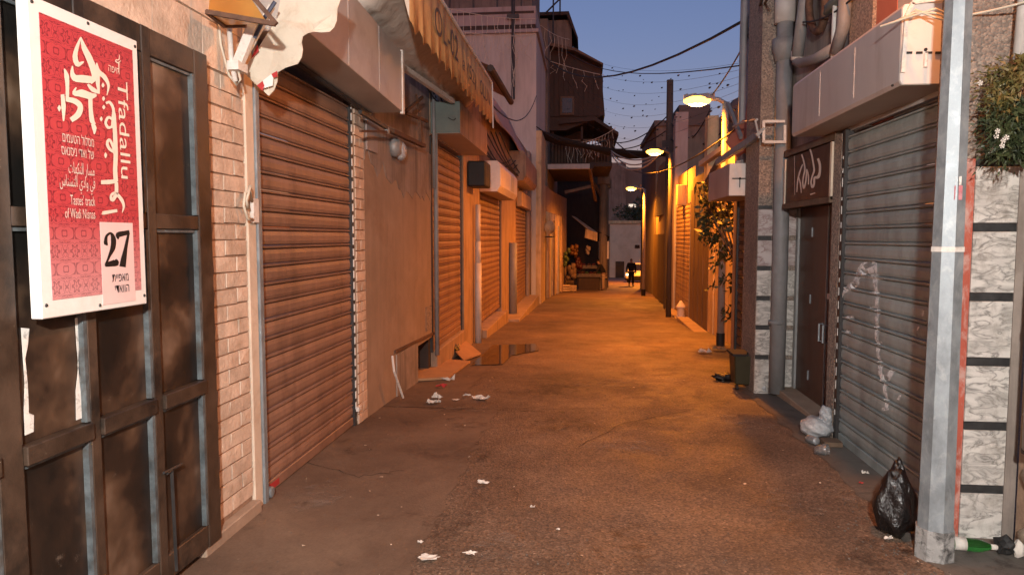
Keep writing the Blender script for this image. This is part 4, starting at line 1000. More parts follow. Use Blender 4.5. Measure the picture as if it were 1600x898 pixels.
MB().tube([Q(1246, 84), Q(1245, 96), Q(1252, 99), Q(1275, 92), Q(1303, 76)], .045, 12).build('branch_pipe', 'pvc_grey', pp, smooth=True)
MB().tube([Q(1306, 82), Q(1318, 40), Q(1322, -20)], .05, 12).build('branch_pipe', 'pvc_grey', pp, smooth=True)
MB().tube([Q(1302, 95), Q(1304, 40), Q(1307, -20)], .022, 10).build('branch_pipe', 'white_metal', pp, smooth=True)
MB().tube([Q(1246, 80), Q(1245, 94)], .058, 12).build('coupling', 'pvc_pale', pp, smooth=True)
ml = MB()
for k in range(13):
    t = 2 * math.pi * k / 12
    ml.v.append(Q(1277 + 13 * math.cos(t), 10 + 40 * math.sin(t), 2.0)); 
hose = MB().tube([v for v in ml.v], .035, 8); tag(hose.build('hose_coil', 'rust', None, smooth=True, loc=Q(1277, 30, 2.0)), 'coiled brown hose hanging among the grey pipes high on the right', 'hose')
tag(MB().blob(Q(1310, 2, 2.0), 1, 3, 2, .1, (.06, .35, .05)).build('wrapped_bundle', 'box_green', None, smooth=True, loc=Q(1310, 2, 2.0)), 'dark green wrapped bundle at the top of the grey pipes', 'bundle')
cable(sag(Q(1255, 35, 1.95), Q(1335, -5, 1.98), .05, 8), .008, 'thin dark cable strung across the grey pipes high on the right')

# bracket, clamp and aluminium arm on the pillar
fb = thing('frame_bracket', 'white square tube bracket clamped to the pillar behind the tall grey pipe', 'bracket', (1.9, 7.4, 2.7))
K = lambda px, py: at(px, py, Y=7.30)
for a, b in (((1193, 190), (1226, 190)), ((1193, 222), (1226, 222)), ((1193, 189), (1193, 223)), ((1226, 196), (1226, 224))):
    MB().bar(K(*a), K(*b), .025, .025).build('tube', 'white_metal', fb)
MB().bar(K(1182, 212), K(1194, 200), .03, .03).build('clamp', 'galv', fb); MB().bar(K(1180, 188), K(1186, 216), .018, .018).build('clamp', 'galv', fb)
arm = thing('folded_awning', 'folded aluminium awning arm reaching from the pillar to the lamp post', 'awning arm', (1.8, 8, 2.5))
MB().bar(at(1192, 206, Y=7.4), at(1121, 254, Y=9.2), .05, .07).build('upper_arm', 'galv', arm)
MB().bar(at(1121, 254, Y=9.2), at(1104, 285, Y=9.8), .04, .06).build('lower_arm', 'rust', arm)
MB().bar(at(1137, 162, Y=9.6), at(1158, 215, Y=9.0), .035, .05).build('upper_arm', 'pole_grey', arm)
MB().tube([at(1146, 198, Y=8.8), at(1165, 190, Y=8.4), at(1183, 187, Y=7.6)], .014, 6).build('strut', 'pole_grey', arm)
# small shutter and housing beyond the pillar
rs2 = roller_shutter('dark brown shutter behind the tiled pillar on the right', 2.03, -1, 8.26, 9.55, gz(9), 2.1, 'sh_dark', guide='dark_metal')
h5 = housing('white boxed shutter housing with slotted end plate left of the tiled pillar', 2.03, 1.62, 8.22, 9.55, 2.07, 2.43, ('box_pink', 'box_soffit', 'box_white'))
mbs = MB()
for px in (1147, 1153, 1160, 1166): 
    q = at(px, 279, Y=8.205); mbs.box(q.x - .02, q.x + .02, 8.197, 8.207, q.z - .006, q.z + .006)
q = at(1156, 279, Y=8.205); mbs.lathe((q.x, 8.207, q.z), [(.014, 0), (.014, .01)], 8, (0, -1, 0)); mbs.box(q.x - .004, q.x + .004, 8.199, 8.207, q.z - .1, q.z)
mbs.build('vent_slot', 'black', h5, kind='stuff')
q = at(1154, 254, Y=8.3); MB().tube([(q.x, 8.3, q.z - .03), (q.x, 8.3, q.z + .02)], .035, 10).build('cap', 'plaster_pale', h5)
tag(MB().box(1.84, 1.93, 8.0, 8.15, 2.47, 2.80).build('meter_box', 'rust', None, bevel=.01, loc=(1.88, 8.1, 2.47)), 'small rust red box on the pillar above the white housing', 'box')
w2 = thing('shop_wall', 'low wall and lintel above the dark brown shutter on the right', 'wall', (2.3, 9.3, 2.1))
wallbox(w2, 'lintel', 'plaster_pale', 2.06, 2.7, 8.182, 9.62, 2.1, 2.9)
wallbox(w2, 'pier', 'plaster_orange', 2.03, 2.7, 9.622, 9.95, -.4, 2.9)

# ------------------------------------------------------------------ foliage
def foliage(mb, centre, size, n, leaf, rng, droop=.3, shell=True):
    for _ in range(n):
        lf = leaf * rng.choice((.5, .8, 1.0, 1.0, 1.5))
        while True:
            p = Vector((rng.uniform(-1, 1), rng.uniform(-1, 1), rng.uniform(-1, 1)))
            if p.length <= 1 and (not shell or rng.random() < .25 + .75 * p.length): break
        c = Vector(centre) + Vector((p.x * size[0], p.y * size[1], p.z * size[2]))
        a = Vector((rng.gauss(0, 1), rng.gauss(0, 1), rng.gauss(0, .7) - droop)).normalized()
        b = a.cross(Vector((rng.gauss(0, 1), rng.gauss(0, 1), rng.gauss(0, 1)))).normalized()
        l = lf * rng.uniform(.7, 1.2); wd = l * rng.uniform(.25, .5)
        mb.add([c - a * l * .5, c + b * wd * .5, c + a * l * .5, c - b * wd * .5], [(0, 1, 2, 3)])
rng = random.Random(11)
hp = thing('hanging_plant', 'bushy trailing plant with dry tips hanging over the top of the marble pillar', 'plant', (2.2, 3.7, 2.0))
f1, f2 = MB(), MB()
for px, py, rx, rz, n in ((1575, 130, .05, .07, 260), (1560, 165, .05, .06, 240), (1590, 180, .07, .10, 420), (1575, 215, .07, .07, 420), (1560, 235, .04, .05, 200), (1592, 240, .05, .05, 260), (1598, 110, .04, .08, 200), (1545, 195, .02, .04, 80)):
    foliage(f1 if py > 175 else f2, at(px, py, Y=3.66), (rx, .10, rz), n, .042, rng, .5)
for k in range(130):
    a = at(rng.uniform(1545, 1600), rng.uniform(95, 240), Y=3.66 + rng.uniform(-.1, .08)); 
    for j in range(12):
        d = Vector((rng.uniform(-.05, .02), rng.uniform(-.03, .03), rng.uniform(-.07, .02)))
        c = a + d * (j / 6); e = d.normalized() * .03; s = Vector((rng.gauss(0, 1), rng.gauss(0, 1), rng.gauss(0, 1))).normalized() * .006
        (f1 if a.z < 2.25 else f2).add([c - s, c + s, c + e + s * .2], [(0, 1, 2)])
f1.build('foliage', 'leaf', hp, kind='stuff', fix=False); f2.build('foliage', 'leaf_dry', hp, kind='stuff', fix=False)
st = MB()
for k in range(6): st.tube([Vector((2.2, 3.74, 2.25)), Vector((2.1 + .03 * k, 3.68, 2.2)), at(1545 + 9 * k, 240 - 6 * k, Y=3.64)], .005, 5)
st.build('stem', 'wood_mid', hp)
fl = MB()
for px, py in ((1556, 213), (1567, 220), (1572, 215), (1531, 130), (1558, 205), (1565, 228)):
    c = at(px, py, Y=3.55)
    for k in range(5):
        t = k * 1.256; fl.add([c, c + Vector((math.cos(t) * .012, -.004, math.sin(t) * .012)), c + Vector((math.cos(t + .8) * .014, -.004, math.sin(t + .8) * .014))], [(0, 1, 2)])
fl.build('blossom', 'paper', hp, fix=False)
vn = thing('climbing_vine', 'leafy climbing vine trailing down the orange lit wall behind the lamp post', 'plant', (2.4, 11, gz(11)))
fv = MB()
for px, py, Y, rr, n in ((1102, 300, 11.5, .16, 130), (1108, 330, 11.5, .2, 220), (1118, 345, 11.5, .22, 260), (1108, 365, 11.6, .18, 170), (1120, 385, 11.6, .18, 140), (1150, 330, 11.2, .3, 300), (1155, 300, 11.2, .25, 200), (1140, 395, 11.4, .18, 120), (1142, 440, 11.4, .16, 120), (1143, 490, 11.4, .14, 90), (1118, 415, 11.8, .1, 40), (1112, 450, 12, .08, 25)):
    foliage(fv, at(px, py, Y=Y), (rr * 1.1, rr * 1.2, rr * 1.2), int(n * .5), .13, rng, .6)
fv.build('foliage', 'leaf', vn, kind='stuff', fix=False)
st = MB()
for k in range(5): st.tube([Vector((2.45, 11.2 + .1 * k, gz(11))), Vector((2.42, 11.2, 1.0)), at(1105 + 10 * k, 320, Y=11.4)], .014, 5)
st.build('stem', 'wood_mid', vn)

# ------------------------------------------------------------------ right side beyond the vine
rw3 = thing('shop_wall', 'orange lit rendered wall behind the climbing vine', 'wall', (2.6, 12, gz(12)))
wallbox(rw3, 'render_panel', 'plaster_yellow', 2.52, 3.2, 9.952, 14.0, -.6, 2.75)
ws = thing('shop_facade', 'tall boarded timber shop front with vertical planks before the louvred shutter', 'shop front', (2.5, 15.5, gz(15.5)))
wallbox(ws, 'frame', 'wood_mid', 2.56, 3.2, 14.002, 17.2, -.9, 3.0)
for k in range(10):
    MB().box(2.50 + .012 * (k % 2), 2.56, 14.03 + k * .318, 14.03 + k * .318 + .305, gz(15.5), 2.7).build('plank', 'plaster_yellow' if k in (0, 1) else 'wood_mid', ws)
rs3 = roller_shutter('louvred roller shutter under the yellow box beyond the planked shop front', 2.56, -1, 17.4, 20.2, gz(19), 2.45, 'plaster_orange', .11, guide='zinc')
rw4 = thing('shop_wall', 'low stepped wall carrying a pale pier above the louvred shutter', 'wall', (2.8, 19, 2.5))
wallbox(rw4, 'lintel', 'plaster_orange', 2.6, 3.4, 17.2, 20.3, 2.45, 3.3)
wallbox(rw4, 'pale_pier', 'plaster_yellow', 2.5, 2.72, 15.0, 15.35, 2.702, 4.1)
wallbox(rw4, 'pale_pier', 'plaster_pale', 2.5, 2.85, 20.32, 20.7, -.8, 5.1)
tag(MB().box(2.36, 2.85, 18.6, 18.8, 2.42, 2.95).build('sign_box', 'plaster_yellow', None, bevel=.01, loc=(2.6, 18.7, 2.42)), 'yellow sign box sticking out beside the dark lamp post', 'sign box')
def run_wall(t, name, mat, pts, h, th=.4, side=1, z0=-.6):
    for k in range(len(pts) - 1):
        (xa, ya), (xb, yb) = pts[k], pts[k + 1]
        MB().add([(xa, ya, gz(ya) + z0), (xb, yb, gz(yb) + z0), (xb + side * th, yb, gz(yb) + z0), (xa + side * th, ya, gz(ya) + z0),
                  (xa, ya, h), (xb, yb, h), (xb + side * th, yb, h), (xa + side * th, ya, h)],
                 [(0, 1, 2, 3), (4, 7, 6, 5), (0, 4, 5, 1), (1, 5, 6, 2), (2, 6, 7, 3), (3, 7, 4, 0)]).build(name, mat, t)
rw5 = thing('shop_wall', 'long orange lit wall of shuttered shops beyond the dark lamp post', 'wall', (2.9, 27, gz(27)))
run_wall(rw5, 'wall_panel', 'plaster_orange', [(2.55, 20.72), (2.75, 25), (3.05, 31)], 2.6, 1.5)
for k in range(3): 
    y = 21.6 + 3.1 * k; x = 2.55 + (y - 20.7) * .048
    MB().box(x - .04, x + .1, y, y + 2.0, gz(y) , 1.7).build('shutter_panel', 'wood_mid', rw5)
rw6 = thing('boundary_wall', 'curving wall on the right leading down to the parked white car', 'wall', (4, 40, gz(40)))
run_wall(rw6, 'wall_panel', 'plaster_far', [(3.05, 31.02), (3.5, 36), (4.9, 45.5), (6.6, 57)], 1.6, 1.2)
# block behind, right
bk = thing('flat_roofed_house', 'grey brown flat roofed house behind the wooden utility pole', 'house', (5, 31, -1))
wallbox(bk, 'wall', 'plaster_far', 3.1, 9, 32, 40, -2, 6.5); wallbox(bk, 'parapet', 'grey_far', 3.0, 9.1, 31.9, 40.1, 6.502, 6.75)
wallbox(bk, 'stair_tower', 'grey_far', 4.2, 5.6, 33, 36, 6.752, 7.6)
for zz in (4.3, ): wallbox(bk, 'window', 'glass_dark', 4.3, 5.2, 31.96, 32.05, zz, zz + 1.0)
bk2 = thing('house', 'mauve rendered house end behind the brightest lamp', 'house', (4, 16, 2.5))
MB().prism([(2.75, 20.8, 2.4), (7, 20.8, 2.4), (7, 20.8, 6.0), (4.2, 20.8, 5.3), (2.9, 20.8, 4.4)], (0, 8, 0)).build('wall', 'plaster_far', bk2)
bk3 = thing('shed', 'mauve wall with lean to roof just behind the white boxed housing', 'shed', (3.2, 11, 2.7))
MB().prism([(2.5, 10.3, 2.752), (5, 10.3, 2.752), (5, 10.3, 4.1), (2.9, 10.3, 3.6), (2.5, 10.3, 3.3)], (0, 3, 0)).build('wall', 'plaster_pale', bk3)
MB().bar((2.62, 13.3, 3.3), (2.45, 15.4, 3.15), .12, .10).build('gutter', 'plaster_pink', bk3)
rr = thing('roof_edge', 'rust red sloping roof post beside the tiled pillar', 'post', (2.0, 9.4, 3))
MB().bar(at(1172, 225, Y=9.0), at(1192, 20, Y=9.0), .16, .14).build('post', 'red_wall', rr)
MB().bar(at(1150, 235, Y=9.4), at(1178, 200, Y=9.2), .18, .3).build('brace', 'red_wall', rr)
sd = thing('satellite_dish', 'grey satellite dish on the roofs behind the brightest lamp', 'satellite dish', (5, 22, 5.5))
c = at(1160, 172, Y=20); MB().lathe(c, [(.02, .12), (.2, .1), (.36, .03), (.44, -.05)], 16, (-.3, -.9, .3)).build('dish', 'grey_far', sd, smooth=True)
MB().tube([c, c + Vector((0, .1, -1.2))], .04, 6).build('mast', 'dark_metal', sd)

# poles and cables
up = thing('utility_pole', 'tall dark wooden utility pole rising above the dark lamp post', 'utility pole', (2.55, 22.0, gz(22)))
MB().tube([(2.55, 22, gz(22)), (2.52, 22, 6.35)], [.13, .10], 10).build('pole', 'pole_dark', up)
MB().bar((2.3, 21.9, 4.35), (2.85, 21.9, 4.35), .08, .35).build('crossarm', 'pole_dark', up)
p3 = thing('utility_pole', 'grey utility pole with black cable clamps against the pebbledash pillar', 'utility pole', (1.95, 9.0, gz(9)))
MB().tube([(1.98, 9.3, 2.45), (1.98, 9.3, 4.62)], .055, 10).build('pole', 'pole_grey', p3)
for k in range(4): MB().lathe(at(1182 - 2 * k, 26 + 10 * k, Y=9.2), [(.04, -.05), (.07, 0), (.04, .05)], 8, (1, .3, 0)).build('clamp', 'black', p3)
MB().tube([at(1174, 30, Y=9.15), at(1172, 48, Y=9.15), at(1178, 56, Y=9.15), at(1190, 44, Y=9.15), at(1188, 24, Y=9.15)], .02, 6).build('cable_loop', 'wire', p3)
cg = 'overhead cables crossing the alley'
cable(sag(at(1181, 22, Y=9.2), at(845, 82, Y=30), .9), .02, 'long overhead cable swooping across the dusk sky to the timber house', group=None)
cable(sag(at(1178, 40, Y=9.2), at(1113, 148, Y=12), .06), .012, 'twisted black cable dropping from the grey pole to the brightest lamp')
cable(sag(at(1181, 25, Y=9.2), at(1199, -30, Y=6), .02), .014, 'black cable leaving the grey pole upward, left of its twin', group=None)
cable(sag(at(1184, 25, Y=9.2), at(1212, -30, Y=6), .02), .014, 'black cable leaving the grey pole upward, right of its twin', group=None)
for q_, (a, b, d) in enumerate((((1046, 178), (955, 222), .3), ((1046, 190), (1140, 225), .3), ((1040, 205), (955, 232), .2), ((955, 214), (1030, 245), .3), ((1046, 215), (1110, 170), .5), ((1050, 222), (1135, 200), .3))):
    cable(sag(at(*a, Y=22), at(*b, Y=26 if b[0] < 1040 else 20), d), .018, ['topmost cable from the wooden utility pole to the timber balcony', 'upper cable from the wooden utility pole toward the right houses', 'second cable from the wooden utility pole to the timber balcony', 'low cable crossing from the timber balcony to the shade net', 'cable rising from the wooden utility pole past the brightest lamp', 'lowest cable from the wooden utility pole toward the right houses'][q_], group='cables at the wooden utility pole')
cable(sag(at(838, 198, Y=24), at(955, 214, Y=31), .5), .02, 'dark cable drooping from the pink house corner to the timber balcony')
cable(sag(at(765, 160, Y=10), at(838, 150, Y=23.9), .5), .012, 'dark cable looping from the ochre valance to the pink house corner')
cable(sag(at(955, 232, Y=31), at(1180, 178, Y=9.2), .9), .012, 'long dark cable slung low across the sky behind the brightest lamp')
cable(sag(at(880, 75, Y=32), at(1176, 100, Y=9.2), .5), .010, 'thin wire across the sky with knotted remnants of lights')
# shade net and lit cable swag over the alley
nt = thing('shade_net', 'black shade net slung across the alley below the dusk sky', 'net', (0, 26, 4.6))
g = []
for i in range(13):
    t = i / 12; g.append([at(835 + (1050 - 835) * t, 205 + 36 * t + 12 * math.sin(math.pi * t) + h, Y=26 + dy) for h, dy in ((-5, -.2), (2, 0), (6 + 3 * math.sin(i), .25))])
MB().sheet(g).build('net', 'net', nt, fix=False, smooth=True, solid=.02)
for k in range(3): cable(sag(at(955, 236 + 3 * k, Y=25), at(1032, 239, Y=19.5), .25 + .12 * k), .022, 'pale cables swagged under the shade net and lit by the dark lamp', 'wire_pale', bundle='b')

# ------------------------------------------------------------------ upper left: pink house, timber house
pk = thing('pink_house', 'tall pink rendered house with a balcony band closing the row of left shops', 'house', (-3.5, 25, gz(24)))
wallbox(pk, 'wall', 'plaster_pink', -9, -1.70, 24.0, 29.4, -1.5, 8.45)
wallbox(pk, 'ledge', 'plaster_pale', -9, -1.62, 23.9, 29.5, 8.452, 8.56)
wallbox(pk, 'dark_band', 'wood_dark', -9, -1.74, 23.98, 29.4, 8.562, 8.72)
wallbox(pk, 'parapet', 'plaster_pale', -9, -1.72, 23.96, 29.4, 8.722, 9.32)
wallbox(pk, 'band', 'wood_dark', -9, -1.78, 23.95, 24.2, 9.08, 9.16)
for k in range(9): MB().box(-8.8 + .82 * k, -8.8 + .82 * k + .06, 24.02, 24.08, 9.322, 10.4).build('railing_post', 'dark_metal', pk)
wallbox(pk, 'rail', 'dark_metal', -9, -1.75, 24.02, 24.08, 10.402, 10.45)
wallbox(pk, 'upper_storey', 'plaster_far', -9, -1.95, 25.2, 29.4, 9.322, 13.5)
wallbox(pk, 'corner_pier', 'plaster_yellow', -1.78, -1.52, 24.01, 26.5, -1.3, 5.2)
MB().tube([(-2.48, 23.93, 6.25), (-2.48, 23.93, 10.6)], .06, 8).build('drainpipe', 'dark_metal', pk)
wallbox(pk, 'drain_hood', 'dark_metal', -2.68, -2.28, 23.8, 23.95, 8.9, 9.02)
th_ = thing('timber_house', 'dark timber house with an enclosed balcony jutting over the alley', 'house', (-1, 33, gz(33)))
wallbox(th_, 'wall', 'plaster_far', -9, -1.62, 29.6, 31.4, -1.6, 10.6)
MB().prism([(-2.0, 31.4, 9.95), (-.5, 31.4, 9.55), (.62, 31.4, 8.95), (.80, 31.4, 6.95), (-.9, 31.4, 6.3), (-2.0, 31.4, 6.3)], (0, 7, 0)).build('enclosed_balcony', 'wood_dark', th_)
for k in range(12):
    x = -1.85 + k * .215; zt = 9.8 - max(0, (x + .5)) * .52 - (.15 if x < -.5 else .35)
    MB().box(x, x + .19, 31.33 + .02 * (k % 2), 31.4, 6.9, zt - .35).build('plank', 'wood_dark', th_)
MB().prism([(-2.1, 30.9, 9.98), (-.5, 30.9, 9.60), (.70, 30.9, 8.97), (.70, 30.9, 9.05), (-.5, 30.9, 9.72), (-2.1, 30.9, 10.10)], (0, 7.4, 0)).build('roof', 'wood_mid', th_)
wallbox(th_, 'window_frame', 'wood_mid', -1.15, -.55, 31.26, 31.38, 6.95, 7.75)
wallbox(th_, 'window', 'glass_dark', -1.07, -.63, 31.22, 31.255, 7.03, 7.67)
wallbox(th_, 'side_wall', 'plaster_far', -9, -1.62, 31.42, 40, -1.8, 6.2)
wallbox(th_, 'back_wall', 'wood_dark', -9, .9, 42.5, 46, -2.2, 6.2)
wallbox(th_, 'back_wall', 'plaster_far', -9, 1.5, 50, 60, -2.4, 6.0)
wallbox(th_, 'attic', 'plaster_far', -3.0, -.72, 33.5, 36.5, 9.3, 11.7)
MB().prism([(-3.2, 33.2, 12.0), (-.85, 33.2, 12.0), (-.42, 33.2, 10.8), (-.42, 33.2, 10.65), (-.95, 33.2, 11.85), (-3.2, 33.2, 11.85)], (0, 3.6, 0)).build('attic_roof', 'wood_dark', th_)
for a, b in (((-1.55, 32.8, 10), (-1.55, 32.8, 14.2)), ((-1.25, 33, 11.9), (-1.25, 33, 13.0)), ((-1.9, 33, 11.9), (-.5, 33, 13.2))): MB().tube([a, b], .04, 6).build('antenna_mast', 'dark_metal', th_)
bl = thing('balcony', 'lower timber balcony with pitched roof, railing and hanging lights over the alley', 'balcony', (.3, 34, 4.8))
wallbox(bl, 'floor', 'wood_dark', -1.6, 1.15, 31.6, 37, 4.72, 4.9)
MB().prism([(-1.2, 31.2, 6.75), (.35, 31.2, 6.85), (1.40, 31.2, 6.15), (1.40, 31.2, 6.02), (.35, 31.2, 6.68), (-1.2, 31.2, 6.55)], (0, 6, 0)).build('roof', 'wood_dark', bl)
wallbox(bl, 'back_wall', 'wood_dark', -1.6, -.2, 33.2, 36.5, 4.902, 6.5)
wallbox(bl, 'back_wall', 'wood_mid', -1.6, 1.12, 36.52, 37, 4.902, 6.3)
for x in (-1.5, -.2, 1.08): MB().box(x - .05, x + .05, 31.65, 31.75, 4.9, 6.5).build('post', 'wood_dark', bl)
for k in range(20): MB().box(-1.5 + k * .135, -1.5 + k * .135 + .035, 31.68, 31.72, 4.902, 5.86).build('baluster', 'wood_mid', bl)
wallbox(bl, 'handrail', 'wood_mid', -1.55, 1.1, 31.65, 31.76, 5.862, 5.93)
for z in (4.9,): 
    for k in range(12): MB().box(1.06, 1.10, 31.9 + k * .4, 31.95 + k * .4, 4.902, 5.86).build('baluster', 'wood_mid', bl)
cn = thing('canopy', 'pale edged slab canopy with dark underside below the timber balcony', 'canopy', (-.9, 30, 4.5))
wallbox(cn, 'slab_edge', 'plaster_pink', -1.6, .15, 29.4, 29.7, 4.42, 4.62); wallbox(cn, 'slab', 'wood_dark', -1.6, .3, 29.72, 36.5, 4.45, 4.70)
MB().bar((.15, 29.8, 4.45), (.45, 33, 3.3), .12, .12).build('brace', 'wood_mid', cn); MB().bar((-.9, 30.2, 3.5), (.2, 30.2, 3.75), .10, .12).build('brace', 'wood_mid', cn)
for k, (x, y) in enumerate(((.95, 38.2), (1.12, 41.2))):
    t = thing('arcade_column', ['nearer stone column under the timber balcony beside the stall', 'farther stone column under the timber balcony'][k], 'column', (x, y, gz(y)))
    MB().tube([(x, y, gz(y)), (x, y, .2), (x, y, 4.4)], [.24, .22, .22], 10).build('shaft', 'plaster_far', t)
    MB().box(x - .34, x + .34, y - .3, y + .3, 4.4, 4.95).build('capital', 'plaster_far', t, bevel=.05)
    MB().bar((x, y, 3.6), (x - .7, y - .2, 4.7), .14, .16).build('brace', 'wood_mid', t)
# shop fronts under the timber house
sf = thing('shop_facade', 'row of narrow orange lit shop doors beyond the yellow corner pier', 'shop front', (-1.4, 30, gz(30)))
run_wall(sf, 'wall_panel', 'plaster_orange', [(-1.60, 26.6), (-1.45, 31.4), (-1.0, 37.0)], 3.6, .1, -1)
for k in range(9):
    y = 26.9 + k * 1.1; x = -1.60 + (y - 26.6) * .045
    MB().box(x - .02, x + .05 + .05 * (k % 2), y, y + .75, gz(y), 2.3 - .1 * (k % 3)).build('door_panel', ['wood_mid', 'plaster_orange', 'zinc'][k % 3], sf)
    MB().box(x - .02, x + .11, y + .77, y + .95, gz(y), 2.6).build('pilaster', 'plaster_yellow', sf)
fl_ = thing('flood_light', 'small round yellow lit floodlight fitting on the corner pier', 'lamp', (-1.35, 26.5, 2.0))
MB().lathe((-1.38, 26.3, 1.95), [(.22, 0), (.25, .1), (.12, .2)], 12, (.6, -.8, 0)).build('shade', 'plaster_yellow', fl_); MB().bar((-1.55, 26.4, 1.6), (-1.2, 26.3, 1.6), .3, .05).build('bracket', 'dark_metal', fl_)

# ------------------------------------------------------------------ far end of the alley
eb = thing('end_wall_building', 'pale rendered low building closing the far end of the alley', 'building', (5, 76, gz(76)))
wallbox(eb, 'wall', 'far_cream', 1.6, 12, 75, 82, -3.2, 3.0); wallbox(eb, 'cornice', 'plaster_yellow', 1.5, 12, 74.8, 82, 3.002, 3.3)
wallbox(eb, 'pier', 'wood_mid', 2.2, 2.55, 74.85, 75.0, -3.2, 2.9)
for x, z0, z1, w_ in ((5.2, .4, .75, .5), (6.3, .5, 1.1, .5), (3.2, -3.0, -1.0, .9), (5.0, -3, -1.4, .7)): wallbox(eb, 'window', 'glass_dark', x, x + w_, 74.9, 75.02, z0, z1)
ap = thing('apartment_block', 'grey apartment block with three lit stair windows far beyond the alley', 'apartment block', (7, 120, -2))
wallbox(ap, 'wall', 'grey_far', 3.2, 13.5, 120, 132, -4, 13.2); wallbox(ap, 'stair_tower', 'plaster_far', 2.2, 6.6, 118.5, 119.95, -4, 13.9)
for k in range(3): wallbox(ap, 'window', 'lit_window', 7.2, 8.4, 119.9, 120.02, 3.6 + 3.0 * k, 4.1 + 3.0 * k)
for k in range(3):
    for j in range(3): wallbox(ap, 'window', 'glass_dark', 9.0 + 1.4 * j, 9.8 + 1.4 * j, 119.93, 120.02, 3.2 + 3.0 * k, 4.4 + 3.0 * k)
ap2 = thing('apartment_block', 'darker stepped apartment block at the right of the far skyline', 'apartment block', (14, 140, -2))
wallbox(ap2, 'wall', 'grey_far', 11, 20, 130, 150, -4, 9.5)
def tree(px, py, Y, r, label):
    c = at(px, py, Y=Y); t = thing('tree', label, 'tree', (c.x, Y, gz(Y)))
    f = MB(); rg = random.Random(int(px))
    for k in range(9): foliage(f, c + Vector((rg.uniform(-r, r) * .7, rg.uniform(-r, r) * .5, rg.uniform(-r, r) * .6)), (r * .5, r * .5, r * .42), 130, r * .17, rg, .1)
    f.build('crown', 'leaf_far', t, kind='stuff', fix=False)
    MB().tube([(c.x, Y, gz(Y)), (c.x + .1, Y, c.z - r * .4), (c.x, Y, c.z + r * .3)], [.22, .15, .06], 7).build('trunk', 'wood_dark', t)
    for k in range(4): MB().tube([(c.x, Y, c.z - r * .4), (c.x + rg.uniform(-r, r) * .6, Y + rg.uniform(-r, r) * .5, c.z + r * .3)], [.09, .03], 5).build('limb', 'wood_dark', t)
tree(990, 328, 86, 2.2, 'dark bushy tree behind the low end building, left of its neighbour')
tree(1018, 338, 84, 1.8, 'dark bushy tree behind the far lamp at the end of the alley')
tree(1036, 330, 62, 1.4, 'small dark tree above the curving right hand wall')
tree(905, 372, 44, .7, 'small leafy tree in the shade behind the produce stall')

# produce stall
stl = thing('market_stall', 'market stall heaped with red and orange produce under a yellow awning', 'stall', (0, 38, gz(38)))
SZ = gz(38)
wallbox(stl, 'counter', 'wood_dark', -.35, .75, 37.6, 38.6, SZ, SZ + .72); wallbox(stl, 'shelf', 'crate', -.5, .85, 37.5, 38.7, SZ + .722, SZ + .80)
wallbox(stl, 'shelf', 'crate', -.5, .85, 38.1, 38.8, SZ + 1.15, SZ + 1.22)
for x in (-.5, .85): MB().bar((x, 38.7, SZ), (x, 38.7, SZ + 1.9), .05, .05).build('post', 'dark_metal', stl)
yw = thing('awning', 'small yellow awning over the market stall at the far end', 'awning', (0, 38, 2))
MB().add([(-.75, 37.9, 2.72), (.30, 37.4, 1.85), (.62, 39.2, 1.85), (-.6, 39.5, 2.72)], [(0, 1, 2, 3)]).build('canvas', 'plaster_yellow', yw, fix=False, solid=.02)
MB().add([(.0, 37.36, 2.02), (.62, 37.36, 1.82), (.62, 37.36, 1.36), (-.05, 37.36, 1.56)], [(0, 1, 2, 3)]).build('valance', 'plaster_yellow', yw, fix=False, solid=.02)
tag(MB().add([(.65, 38, 1.9), (1.3, 38, 1.6), (1.15, 39, 1.2), (.65, 38.6, 1.5)], [(0, 1, 2, 3)]).build('tarpaulin', 'net', None, fix=False, solid=.02, loc=(.9, 38, 1.5)), 'dark flapping tarpaulin beside the yellow stall awning', 'tarpaulin')
rg = random.Random(2)
for k in range(6):
    x = -.45 + k * .215; b = thing('produce_crate', ['crate of red produce at the left end of the stall front', 'crate of orange produce second from the left on the stall', 'crate of green produce third from the left on the stall', 'crate of red produce fourth from the left on the stall', 'crate of orange produce next to the right end of the stall', 'crate of green produce at the right end of the stall front'][k], 'crate', (x, 37.6, SZ + .80), 'crates on the market stall')
    wallbox(b, 'crate', 'crate', x, x + .2, 37.52, 37.95, SZ + .802, SZ + .90)
    f = MB()
    for j in range(16): f.blob((x + rg.uniform(.03, .17), 37.55 + rg.uniform(0, .35), SZ + .91 + rg.uniform(0, .07)), .04, j, 1, 0)
    f.build('produce', ['fruit_red', 'fruit_orange', 'fruit_green'][k % 3], b, kind='stuff')
for k in range(5):
    x = -.45 + k * .26; b = thing('produce_crate', ['leftmost crate of orange produce on the raised back shelf', 'crate of red produce second from left on the raised back shelf', 'middle crate of orange produce on the raised back shelf', 'crate of red produce fourth from left on the raised back shelf', 'rightmost crate of orange produce on the raised back shelf'][k], 'crate', (x, 38.2, SZ + 1.22), 'crates on the back shelf of the stall')
    wallbox(b, 'crate', 'crate', x, x + .24, 38.15, 38.6, SZ + 1.222, SZ + 1.32); f = MB()
    for j in range(14): f.blob((x + rg.uniform(.03, .2), 38.2 + rg.uniform(0, .35), SZ + 1.33 + rg.uniform(0, .06)), .045, j, 1, 0)
    f.build('produce', ['fruit_orange', 'fruit_red'][k % 2], b, kind='stuff')
